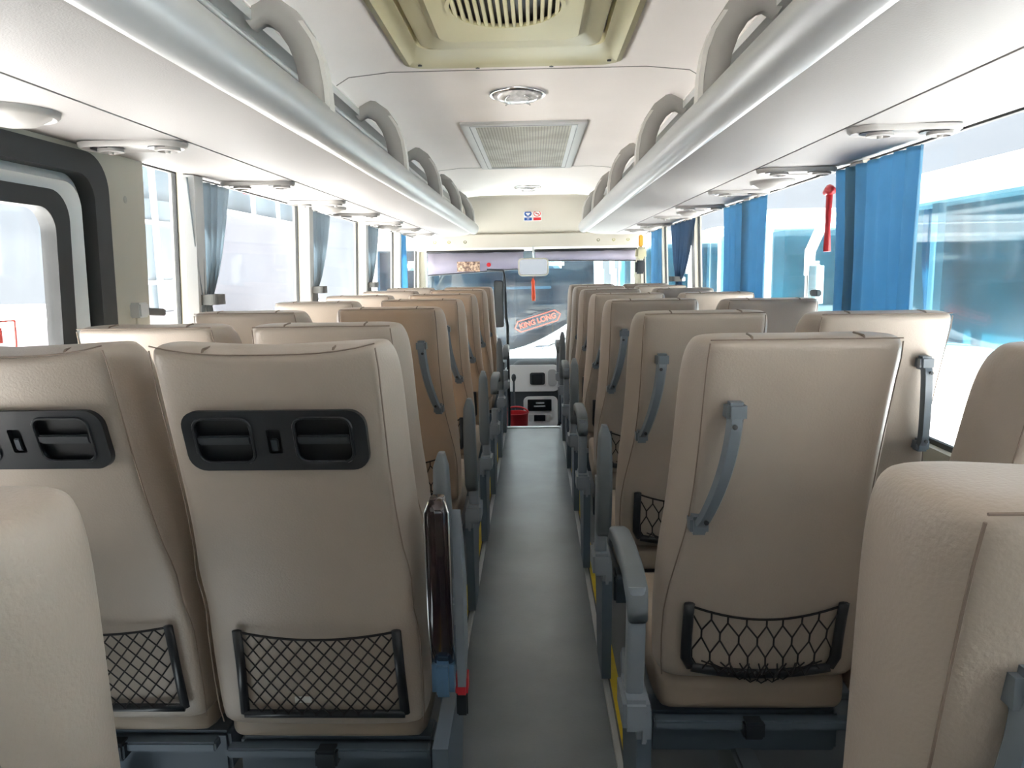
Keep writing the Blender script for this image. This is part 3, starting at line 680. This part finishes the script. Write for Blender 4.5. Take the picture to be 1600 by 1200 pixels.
def tray_bar(c):
    def fn(bm):
        add_box(bm, c - .044, c + .044, 0, .008, -.008, .008, .003, tf=lambda v: bpt(BW, v.x, .972 + v.z, .014 - v.y))
    return fn
def tray_latch(bm): add_box(bm, -.006, .006, 0, .006, -.02, .002, .002, tf=lambda v: bpt(BW, v.x, .972 + v.z, .012 - v.y))
def ped_beam(bm):
    add_box(bm, -.205, .205, .30, .38, .18, .275, .008); add_box(bm, -.205, .205, .23, .26, .275, .296, .004)
def ped_leg(bm): add_box(bm, -.025, .025, .22, .42, 0.0, .19, .008); add_box(bm, -.04, .04, .18, .46, .0, .02, .004)
def ped_bolt(bm): add_box(bm, -.022, .022, .215, .25, .262, .30, .005)
def seat(x, y, label, aisle, kind='std', arm=None, hand=True, leather=LEATH, lm='b', tilt=0.0, sub=2, hs=None, net=True):
    """aisle = +1 when the aisle lies on the +x side of the seat, -1 when on the -x side, 0 for window seats"""
    t = thing('coach_seat', label, 'seat', (x, y, -0.018 if kind == 'near' else 0.012), 'leather coach seats')
    wide = kind == 'wide'; tab = BW if wide else (BNEAR if kind == 'near' else BT); cr = 0.016 if wide else 0.0
    if tilt:
        pv = Vector((0, .27, .43)); 
    def put(name, key, fn, m_, par=None, sub=0, tl=False, **k):
        o = obj(name, cm(key, fn, m_, **k), parent=par or t, sub=sub)
        if tl and tilt:
            o.location = pv - Matrix.Rotation(tilt, 3, 'X') @ pv; o.rotation_euler = (tilt, 0, 0)
        return o
    b = put('backrest', 'back' + kind + lm, back_mesh(tab, cr), leather, sub=sub, tl=True, smooth=True)
    put('piping', 'pip' + kind, piping(tab, cr), SEAM, par=b)
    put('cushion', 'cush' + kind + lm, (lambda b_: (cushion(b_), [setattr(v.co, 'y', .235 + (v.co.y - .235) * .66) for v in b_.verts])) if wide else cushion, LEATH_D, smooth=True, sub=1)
    if wide:
        n_ = put('magazine_net', 'dnet', diamnet, BLACKN, tl=True); put('net_frame', 'dnf', net_frame_wide, BLACK, par=n_, smooth=True)
        tr = put('tray_frame', 'trf', tray_frame, BLACK, tl=True, angle=40); put('recess', 'trp', tray_pocket, mat('recess_black', (.006, .007, .009), .5), par=tr)
        
        for q, c in enumerate((-.0815, .0815)): put('cup_bar', 'trb%d' % q, tray_bar(c), mat('bar_black', (.03, .034, .04), .4), par=tr)
        put('latch', 'trl', tray_latch, STEEL, par=tr)
    elif net:
        n_ = put('magazine_net', 'hnet', hexnet, BLACKN, tl=True); put('net_frame', 'hnf', net_frame_loose, BLACK, par=n_, smooth=True)
    if hand:
        s = hs or aisle
        h = put('grab_handle', 'hd%d' % s, handle(s), HANDLE, tl=True, angle=45)
        for q in (0, 1): put('screw', 'hs%d%d' % (s, q), handle_screw(s, q), BLACK, par=h)
    put('cross_beam', 'ped_beam', ped_beam, BEAM)
    o = put('leg', 'ped_leg', ped_leg, GREYP)
    put('mount_plate', 'ped_bolt', ped_bolt, STEEL)
    if aisle:
        s = aisle
        put('side_cover', 'sc%d' % s, side_cover(s), BEAM, angle=40)
        if not wide and kind != 'near': put('arm_housing', 'ah%d' % s, arm_housing(s), GREYL, angle=40)
        if arm: put('arm_stem', 'as%d' % s, arm_stem(s) if arm == 'low' else arm_stem_r(s) if False else arm_stem2(s, arm), GREYL, angle=40)
        if arm == 'low': put('armrest', 'al%d' % s, arm_lowered(s), GREYP, smooth=True)
        if arm == 'up': put('armrest', 'au%d' % s, arm_raised(s), GREYP, smooth=True)
    return t
def arm_stem2(s, arm):
    if arm == 'low': return arm_stem(s)
    def fn(bm):
        x = s * .262
        loft(bm, [[Vector((x + u, y + v, z)) for u, v in rrect(-.017, .017, -.022, .022, .008, 3)] for y, z in ((.125, .50), (.135, .42), (.14, .39))])
    return fn
_cm = cm
# armrest meshes differ by pose, so key them by pose
def cm(key, fn, material, **k):
    if key not in cache: bm = NB(); fn(bm); cache[key] = mesh(key, bm, material, **k)
    return cache[key]

RA = [0.45, 1.27, 2.03, 2.90, 3.66, 4.50, 5.28, 5.98]
arms_r = [None, 'low', 'up', 'low', 'up', 'low', 'up', 'low']
for i, y in enumerate(RA):
    a = arms_r[i]
    lab = 'beige leather seat right of the aisle, %s aisle-side seat from the camera' % ORD[i]
    if i == 0: lab = 'cropped beige leather seat at bottom right corner with open side seam'
    if i == 1: lab = 'large beige leather seat right of aisle with grey handle and sagging net'
    s_ = seat(0.478 if i == 0 else 0.497, y, lab, -1, kind='near' if i == 0 else 'std', arm='up' if a == 'up' else a, sub=2 if i < 4 else 1)
RWY = [None, 1.06, 1.90, 2.80, 3.62, 4.45, 5.25, 5.95]
for i, y in enumerate(RWY):
    if y is None: continue
    lab = 'beige leather window seat on the right, %s window seat from the camera' % ORD[i - 1]
    if i == 2: lab = 'beige leather window seat with grey handle in front of tall blue curtain'
    seat(0.910, y, lab, 0, hand=(i == 2), hs=1, sub=2 if i < 4 else 1)
LA = [0.40, 1.17, 1.72, 2.50, 3.22, 3.96, 4.80, 5.58]
arms_l = [None, None, 'up', 'up', 'up', 'low', 'up', 'low']
for i, y in enumerate(LA):
    if i == 0: seat(-0.452, y, 'cropped pale beige seat back at bottom left corner', 1, kind='near', hand=False); continue
    if i == 1: seat(-0.375, y, 'wide beige seat left of aisle with black cup holder tray and net', 1, kind='wide', hand=False, net=True); continue
    seat(-0.435, y, ('tan' if i > 2 else 'beige') + ' leather seat left of the aisle, %s aisle-side seat from the camera' % ORD[i], 1, arm=arms_l[i], leather=LEATH_T if i > 2 else LEATH, lm='t' if i > 2 else 'b', hand=i > 2, sub=2 if i < 4 else 1)
LW = [None, 1.19, 1.74, 2.36, 3.12, 3.9, 4.75, 5.55]
for i, y in enumerate(LW):
    if y is None: continue
    if i == 1: seat(-0.815, y, 'wide beige window seat with black cup holder tray at left frame edge', 0, kind='wide', hand=False); continue
    seat(-0.853, y, 'beige leather window seat on the left, %s window seat from the camera' % ORD[i - 1], 0, hand=False, sub=2 if i < 4 else 1)
bm = NB(); add_box(bm, -.016, .016, -.002, .0, -.006, .006)
o = obj('paper_scrap', bm, mat('white_paper', (.75, .75, .72), .7), loc=Vector((-0.375, 1.17, .012)) + bpt(BW, -.03, .425, .006)); tag(o, 'scrap of white paper caught in the left diamond net', 'paper')
# brown glossy raised armrest of the wide seat
t = thing('brown_armrest', 'glossy dark brown armrest with chrome edge beside wide left seat', 'armrest', (-0.128, 1.33, .46))
bm = NB(); pts = [(.03, .06), (.005, .12), (-.01, .25), (-.02, .37), (-.01, .392)]
loft(bm, [[Vector((u * h, y + v, z)) for u, v in rrect(-.021, .021, -.02, .02, .012, 4)] for (y, z), h in zip(pts, (.9, 1, 1, .95, .6))]); obj('arm_pad', bm, BROWN, t, smooth=True)
bm = NB()
for s in (-1, 1): add_tube(bm, [(s * .0215, y - .012, z) for y, z in pts[:-1]] + [(s * .014, -.022, .388)], .0022, 6)
add_tube(bm, [(-.014, -.022, .388), (.014, -.022, .388)], .0022, 6); obj('chrome_edge', bm, CHROME, t, smooth=True)
bm = NB(); add_box(bm, -.022, .020, -.005, .04, .0, .075, .01); obj('arm_base', bm, mat('blue_film', (.10, .20, .33), .3, var=.3, vscale=20), t)
bm = NB(); plate(bm, [(.02, .36), (.06, .30), (.10, .2), (.10, .05), (.04, .0), (.03, .1)], [], lambda u, v, q: Vector((.03 + q, u, v)), -.008, .008); obj('arm_side', bm, GREYL, t, angle=40)
t = thing('seat_belt_buckle', 'red seat belt buckle beside the aisle under brown armrest', 'buckle', (-0.10, 1.40, .455))
bm = NB(); add_box(bm, -.012, .012, -.02, .02, -.02, .02, .004); obj('buckle', bm, RED, t)
bm = NB(); add_box(bm, -.012, .010, -.006, .006, -.07, -.018, .003); obj('strap', bm, BLACK, t)
# ------------------------------------------------------------------ curtains
def curtain(s, y0, y1, label, m_, tie=None, zt=1.575, zb=0.62, pleats=6, seed=0, xoff=0.01):
    t = thing('curtain', label, 'curtain', (s * (1.10 - xoff), (y0 + y1) / 2, 1.0), 'window curtains'); rnd = random.Random(seed)
    nz_, ny_ = 40, pleats * 10; cy = (y0 + y1) / 2; W = (y1 - y0) / 2; grid = []
    ph = [rnd.uniform(-.5, .5) for _ in range(pleats + 1)]
    for i in range(nz_ + 1):
        z = zb + (zt - zb) * i / nz_
        if tie:
            zt_, yt = tie; d = (z - zt_) / (zt - zt_) if z > zt_ else (zt_ - z) / .25
            k = min(1, max(0, d)) ** (0.62 if z > zt_ else .8); wd = .16 + .84 * k if z > zt_ else .16 + .32 * k
            c = yt + (cy - yt) * k if z > zt_ else yt
        else: wd = 1 - .06 * math.sin(PI * (z - zb) / (zt - zb)); c = cy + .01 * math.sin(z * 4)
        row = []
        for j in range(ny_ + 1):
            a = j / ny_; ang = a * pleats * 2 * PI + .5 * math.sin(3 * a * PI + seed) + .25 * math.sin(z * 5 + a * 9)
            amp = (.009 + .004 * math.sin(a * 7 + seed + z * 2)) * (1.15 if wd < .6 else 1)
            row.append(Vector((s * 1.113 + amp * math.sin(ang) , c + (a * 2 - 1) * W * wd + .006 * math.cos(ang), z)) - Vector(t.location))
        grid.append(row)
    bm = NB(); loft(bm, grid, closed=False); o = obj('cloth', bm, m_, t, smooth=True)
    sm = o.modifiers.new('thick', 'SOLIDIFY'); sm.thickness = .0015
    if tie:
        zt_, yt = tie; hw = W * .16 + .012
        bm = NB(); lp = rrect(-.034, .034, -hw, hw, .02, 5)
        ring_loft(bm, [[Vector((u * a, v * a, z)) + Vector((0, yt - cy, zt_ - 1.0)) for u, v in lp] for a, z in ((1.0, -.018), (1.05, -.018), (1.05, .018), (1.0, .018))])
        obj('tie_band', bm, mat('grey_band', (.13, .135, .13), .6), t)
        bm = NB(); p = Vector((s * .04, yt - cy - .02, zt_ - 1.0)); add_box(bm, p.x - .014, p.x + .014, p.y - hw + .0, p.y - .01, p.z - .017, p.z + .017, .004); obj('tie_clip', bm, WHITEP, t)
    return t
curtain(-1, 2.60, 2.98, 'grey blue curtain tied back at the nearest left window pillar', CURT_L, tie=(1.165, 2.70), pleats=5, seed=1, zb=.86)
curtain(-1, 4.02, 4.46, 'grey blue tied curtain at the second left window pillar', CURT_L, tie=(1.165, 4.06), pleats=5, seed=2, zb=.86)
curtain(-1, 5.36, 5.85, 'grey blue tied curtain at the third left window pillar', CURT_L, tie=(1.165, 5.42), pleats=5, seed=3, zb=.86)
curtain(-1, 6.70, 7.05, 'narrow blue curtain at the farthest left window pillar', CURT_R, pleats=4, seed=4, zb=.86)
curtain(1, 2.20, 2.80, 'tall straight blue curtain at the nearest right window', CURT_R, pleats=7, seed=5, zb=.86)
curtain(1, 3.62, 4.42, 'straight blue curtain at the second right window pillar', CURT_R, pleats=6, seed=6, zb=.86)
curtain(1, 5.2, 6.1, 'gathered dark blue curtain tied at the third right window', mat('navy_curtain', (.07, .12, .19), .8, var=.4, vscale=8, transl=(.14, .25, .38)), tie=(1.17, 5.75), pleats=6, seed=7, zb=.86)
curtain(1, 6.55, 7.1, 'pale blue curtain nearest the windscreen on the right', CURT_R, pleats=4, seed=8, zb=.86)
# red escape hammer and belt clip at the right window
t = thing('escape_hammer', 'red emergency hammer hanging behind the tall blue curtain', 'hammer', (1.105, 2.84, 1.50))
bm = NB(); add_tube(bm, [(0, 0, .0), (0, .005, -.12), (0, .0, -.20)], [.012, .010, .014], 8); obj('grip', bm, RED, t, smooth=True)
bm = NB(); add_tube(bm, [(0, -.03, .01), (0, .0, .018), (0, .035, .01)], [.013, .018, .012], 10); obj('hammer_head', bm, RED, t, smooth=True)
t = thing('belt_clip', 'small grey clip on window frame beside the tall blue curtain', 'clip', (1.09, 2.90, 1.15))
bm = NB(); add_box(bm, -.01, .01, -.04, .03, -.012, .012, .004); obj('clip_body', bm, GREYP, t)

# ------------------------------------------------------------------ outside
GZ = -1.15
bm = NB(); add_box(bm, -60, 60, -40, 70, GZ - .2, GZ)
gr = mat('pavement', (0.66, 0.64, 0.64), 0.9, var=0.08, vscale=0.7)
struct(obj('ground', bm, gr), 'pale paved yard outside')
BW_ = mat('coach_white', (0.85, 0.86, 0.87), 0.25, coat=.3); TEALI = mat('coach_inside', (0.15, 0.23, 0.26), 0.7, var=.5, vscale=1.5, col2=(.09, .15, .17))
TG = glass('tinted_glass', (0.55, 0.74, 0.80), 0.10)
DRAPE = mat('coach_drape', (0.06, 0.22, 0.36), 0.8, var=.3, vscale=5)
def coach(name, label, loc, rot, L=10.5, Wd=2.5, nwin=7, zwb=1.75, zwt=2.88, H=3.15, front=True, shade_=True):
    t = thing(name, label, 'bus', loc, 'parked white coaches', (0, 0, rot)); h = Wd / 2
    bm = NB(); add_box(bm, -h, h, -L / 2, L / 2, .35, zwb, .10); obj('lower_body', bm, BW_, t, angle=40)
    bm = NB(); add_box(bm, -h, h, -L / 2, L / 2, zwt, H, .12, seg=4); obj('roof', bm, BW_, t, angle=40)
    bm = NB(); add_box(bm, -h * .6, h * .6, -1.4, 1.2, H - .01, H + .16, .08, seg=3); add_box(bm, -h * .5, h * .5, 2, 3.4, H - .01, H + .10, .05); obj('roof_unit', bm, BW_, t, angle=40)
    bm = NB(); add_box(bm, -h + .35, h - .35, -L / 2 + .4, L / 2 - .4, zwb - .02, zwt + .02); obj('cabin_core', bm, TEALI, t)
    wl = (L - .3) / nwin
    for s in (-1, 1):
        for k in range(nwin):
            y0 = -L / 2 + .15 + k * wl
            bm = NB(); add_box(bm, s * (h - .035) - .006, s * (h - .035) + .006, y0 + .012, y0 + wl - .012, zwb - .01, zwt + .01); obj('side_window', bm, TG, t)
            if k: bm = NB(); add_box(bm, s * (h - .10) - .03, s * (h - .10) + .03, y0 - .05, y0 + .05, zwb, zwt); obj('window_pillar', bm, mat('coach_pillar', (.25, .30, .33), .5), t)
            bm = NB(); rnd = random.Random(k * 3 + int(s) + 5); g = []
            for i in range(8):
                z = zwb + .02 + (zwt - zwb - .04) * i / 7; wv = .20 * (1 if i > 4 else .55 + .1 * i)
                g.append([Vector((s * (h - .2) + .018 * math.sin(j * 1.9), y0 + .1 + wv * j / 12 * 1.6, z)) for j in range(13)])
            loft(bm, g, closed=False); obj('drape', bm, DRAPE, t, smooth=True)
    for e in (-1, 1):
        bm = NB(); add_box(bm, -h + .08, h - .08, e * (L / 2 - .03) - .006, e * (L / 2 - .03) + .006, zwb - .0, zwt + .0); obj('end_window', bm, TG, t)
        for s in (-1, 1):
            bm = NB(); add_box(bm, s * (h - .06) - .06, s * (h - .06) + .06, e * (L / 2 - .07) - .07, e * (L / 2 - .07) + .07, zwb - .02, zwt + .05, .03); obj('corner_post', bm, BW_, t)
    for s in (-1, 1):
        for yy in (-L / 2 + 2.6, L / 2 - 2.3):
            bm = NB(); lathe(bm, [(.2, 0), (.48, .0), (.5, .05), (.5, .22), (.46, .27), (.2, .22)], 24, Matrix.Translation((s * (h - .26), yy, .5)) @ Matrix.Rotation(s * PI / 2, 4, 'Y')); obj('wheel', bm, RUBBER, t, angle=40)
    # front mirrors on curved arms
    for s in (-1, 1):
        m_ = obj('mirror_arm', (lambda b_: (add_tube(b_, [(s * (h - .15), L / 2 - .1, 2.95), (s * (h - .05), L / 2 + .15, 2.93), (s * (h + .12), L / 2 + .35, 2.80), (s * (h + .20), L / 2 + .42, 2.55), (s * (h + .20), L / 2 + .42, 2.30)], .055, 10), b_)[1])(NB()), BW_, t, smooth=True)
        bm = NB(); add_box(bm, s * (h + .16) - .10, s * (h + .16) + .10, L / 2 + .33, L / 2 + .43, 1.95, 2.45, .05, seg=3); obj('mirror_head', bm, BW_, m_, angle=40)
        bm = NB(); add_box(bm, s * (h + .16) - .08, s * (h + .16) + .08, L / 2 + .322, L / 2 + .329, 2.0, 2.40); obj('mirror_glass', bm, mat('outside_mirror', (.35, .5, .55), .1, .8), m_)
    return t
coach('parked_coach', 'white coach parked alongside to the right, blue drapes in its windows', (4.45, 2.75, GZ), 0)
coach('parked_coach', 'white coach parked crosswise beyond the right windows', (8.3, 11.6, GZ), PI / 2)
coach('parked_coach', 'distant white coach parked crosswise behind the facing coach', (7.3, 17.3, GZ), PI / 2)
# facing coach beyond the windscreen
t = thing('facing_coach', 'white coach facing the windscreen with dark teal glass', 'bus', (-0.7, 11.4, GZ), 'parked white coaches')
def fy(x): return 0.25 * (x / 1.6) ** 2
bm = NB()
xs = [-1.75 + 3.5 * k / 24 for k in range(25)]
def zlow(x): return 1.22 + max(0, (x - .3)) ** 1.6 * .42
loft(bm, [[Vector((x, fy(x), .35)), Vector((x, fy(x), zlow(x))), Vector((x, fy(x) + .08, zlow(x))), Vector((x, fy(x) + .12, zlow(x))), Vector((x, fy(x) + .12, .35))] for x in xs]); obj('front_panel', bm, BW_, t, angle=40)
bm = NB(); loft(bm, [[Vector((x, fy(x) + .02, zlow(x) - .01)), Vector((x, fy(x) + .08, 2.0)), Vector((x, fy(x) + .22, 2.72)), Vector((x, fy(x) + .24, 2.72)), Vector((x, fy(x) + .10, 2.0)), Vector((x, fy(x) + .04, zlow(x) - .01))] for x in xs]); obj('windshield', bm, glass('dark_tinted_glass', (.42, .58, .68), .025), t, smooth=True)
bm = NB(); loft(bm, [[Vector((x * .95, fy(x) + .16, .5)), Vector((x * .95, fy(x) + .17, 1.6)), Vector((x * .95, fy(x) + .34, 2.7)), Vector((x * .95, 3.0, 2.7)), Vector((x * .95, 3.0, .5))] for x in xs]); obj('cabin_core', bm, mat('dark_cabin', (.035, .06, .08), .7, var=.4, vscale=2), t)
bm = NB(); add_box(bm, -.2, 1.0, .235, .30, 2.12, 2.16, .01); add_box(bm, -1.2, 1.2, .25, .355, 2.42, 2.56, .04); obj('cabin_shelf', bm, mat('cabin_pale', (.35, .42, .42), .6), t)
bm = NB(); add_box(bm, -1.75, 1.75, .15, 9, 2.72, 3.1, .12, seg=3); obj('roof', bm, BW_, t, angle=40)
for s in (-1, 1):
    bm = NB(); add_box(bm, s * 1.7 - .05, s * 1.7 + .05, .3, 9, .4, 2.8, .03); obj('side_panel', bm, BW_, t)
    bm = NB(); add_tube(bm, [(s * .55 + .05, .10, 1.25), (s * .55 + .4, .02, 1.28), (s * .55 + .75, .06, 1.42)], .012, 6); obj('wiper', bm, BLACK, t)
# sign on its windscreen
SG = mat('sign_orange', (0.50, 0.05, 0.02), 0.6)

fs = lambda u, v, q: Vector((u, -q, v))
hx = [(-.36, 0), (-.29, .085), (.29, .085), (.36, 0), (.29, -.085), (-.29, -.085)]
bm = NB(); ring(bm, hx, [(u * .96, v * .88) for u, v in hx], fs, 0, .01); t2 = obj('name_sign', bm, SG, t, loc=(0.79, .035, 1.65), label='orange red hexagonal name sign'); t2.rotation_euler = (0, -math.radians(17), 0)
def textobj(txt, size, m_, parent, loc, ex=.004, wd=1.0):
    cu = bpy.data.curves.new('txt', 'FONT'); cu.body = txt; cu.size = size; cu.align_x = 'CENTER'; cu.align_y = 'CENTER'; cu.extrude = ex; cu.offset = size * .022
    o = bpy.data.objects.new('tmp', cu); C.objects.link(o); bpy.context.view_layer.update()
    me = bpy.data.meshes.new_from_object(o.evaluated_get(bpy.context.evaluated_depsgraph_get())); bpy.data.objects.remove(o)
    me.materials.clear(); me.materials.append(m_)
    me.transform(Matrix.Translation(loc) @ Matrix.Rotation(PI / 2, 4, 'X') @ Matrix.Diagonal((wd, 1, 1, 1)))
    o = bpy.data.objects.new('lettering', me); C.objects.link(o); o.parent = parent; return o
textobj('KING LONG', .105, SG, t2, (0, -.012, 0), wd=.98)
lt = textobj('KINGLONG', .075, mat('lettering_grey', (.045, .07, .11), .5), t, (0.95, -.03, 1.26), wd=1.15)

# left outside: building with framed windows, long pale wall, parked car, low wall
t = thing('building', 'pale building with white framed glazing seen through left windows', 'building', (-9, 16, GZ))
PLW = mat('pale_wall', (.085, .09, .11), .8, var=.06); BG = mat('building_glass', (.12, .16, .19), .3, 0.0, var=.4, vscale=.6)
bm = NB(); add_box(bm, -.3, 0, -1.0, 16, 0, 4.2); obj('lower_wall', bm, PLW, t)
bm = NB(); add_box(bm, -.6, -.32, -1.0, 16, 0, 9); obj('rear_wall', bm, BG, t)
bm = NB()
for k in range(6): add_box(bm, 0.0, .12, -1.0 + k * 1.1, -.90 + k * 1.1, 0, 9)
for k in range(4): add_box(bm, 0.0, .12, 6.5 + k * 2.4, 6.58 + k * 2.4, 4.2, 9)
for z in (.9, 2.2, 3.6, 5.0, 6.2, 7.4, 8.6): add_box(bm, .01, .10, -1.0, 4.5, z, z + .10)
add_box(bm, .01, .12, 4.5, 16, 4.15, 4.3)
obj('window_frames', bm, WHITED, t)
bm = NB(); add_box(bm, -.02, .005, -1, 4.4, .2, 4.2); obj('glazing', bm, BG, t)
for j, (yy, c) in enumerate(((5.6, SRED), (5.95, mat('sign_green', (.02, .3, .2), .5)), (8.3, SRED))):
    bm = NB(); add_box(bm, .0, .08, yy, yy + .3, 4.9, 5.3); obj('wall_sign', bm, c, t)
t = thing('parked_car', 'white car parked left of the coach', 'car', (-4.6, 9.6, GZ), None, (0, 0, .1))
bm = NB()
cp = [(-2.1, .35), (-2.15, .8), (-1.9, .98), (-1.0, 1.05), (-.4, 1.50), (1.1, 1.55), (1.9, 1.1), (2.15, 1.0), (2.2, .4)]
loft(bm, [[Vector((x, y, .35 + (z - .35) * k)) for y, z in cp] for x, k in ((-.88, .93), (-.8, 1), (.8, 1), (.88, .93))]); obj('car_body', bm, BW_, t, angle=30)
bm = NB(); plate(bm, [(-.8, 1.08), (-.35, 1.42), (1.0, 1.45), (1.55, 1.1)], [], lambda u, v, q: Vector((.83 + q, u, v)), 0, .06); obj('car_window', bm, BG, t)
for s in (-1, 1):
    for yy in (-1.35, 1.35):
        bm = NB(); lathe(bm, [(.15, 0), (.32, 0), (.33, .1), (.32, .2), (.15, .2)], 20, Matrix.Translation((s * .88 - .1, yy, .33)) @ Matrix.Rotation(PI / 2, 4, 'Y')); obj('wheel', bm, RUBBER, t, angle=40)
t = thing('garden_wall', 'low purple grey brick wall outside the emergency door', 'wall', (-7.5, 8, GZ))
br = bpy.data.materials.new('brick_wall'); br.use_nodes = True; n = br.node_tree.nodes; l = br.node_tree.links
bt = n.new('ShaderNodeTexBrick'); bt.inputs['Scale'].default_value = 2.2; bt.inputs['Color1'].default_value = (.125, .105, .135, 1); bt.inputs['Color2'].default_value = (.15, .125, .155, 1); bt.inputs['Mortar'].default_value = (.22, .21, .24, 1); bt.inputs['Mortar Size'].default_value = .012
tco = n.new('ShaderNodeTexCoord'); mp = n.new('ShaderNodeMapping'); mp.inputs['Rotation'].default_value = (PI / 2, 0, PI / 2); l.new(tco.outputs['Object'], mp.inputs[0]); l.new(mp.outputs[0], bt.inputs[0]); l.new(bt.outputs[0], n['Principled BSDF'].inputs['Base Color'])
bm = NB(); add_box(bm, -.15, .15, -8, 9, 0, 1.68); obj('brickwork', bm, br, t)
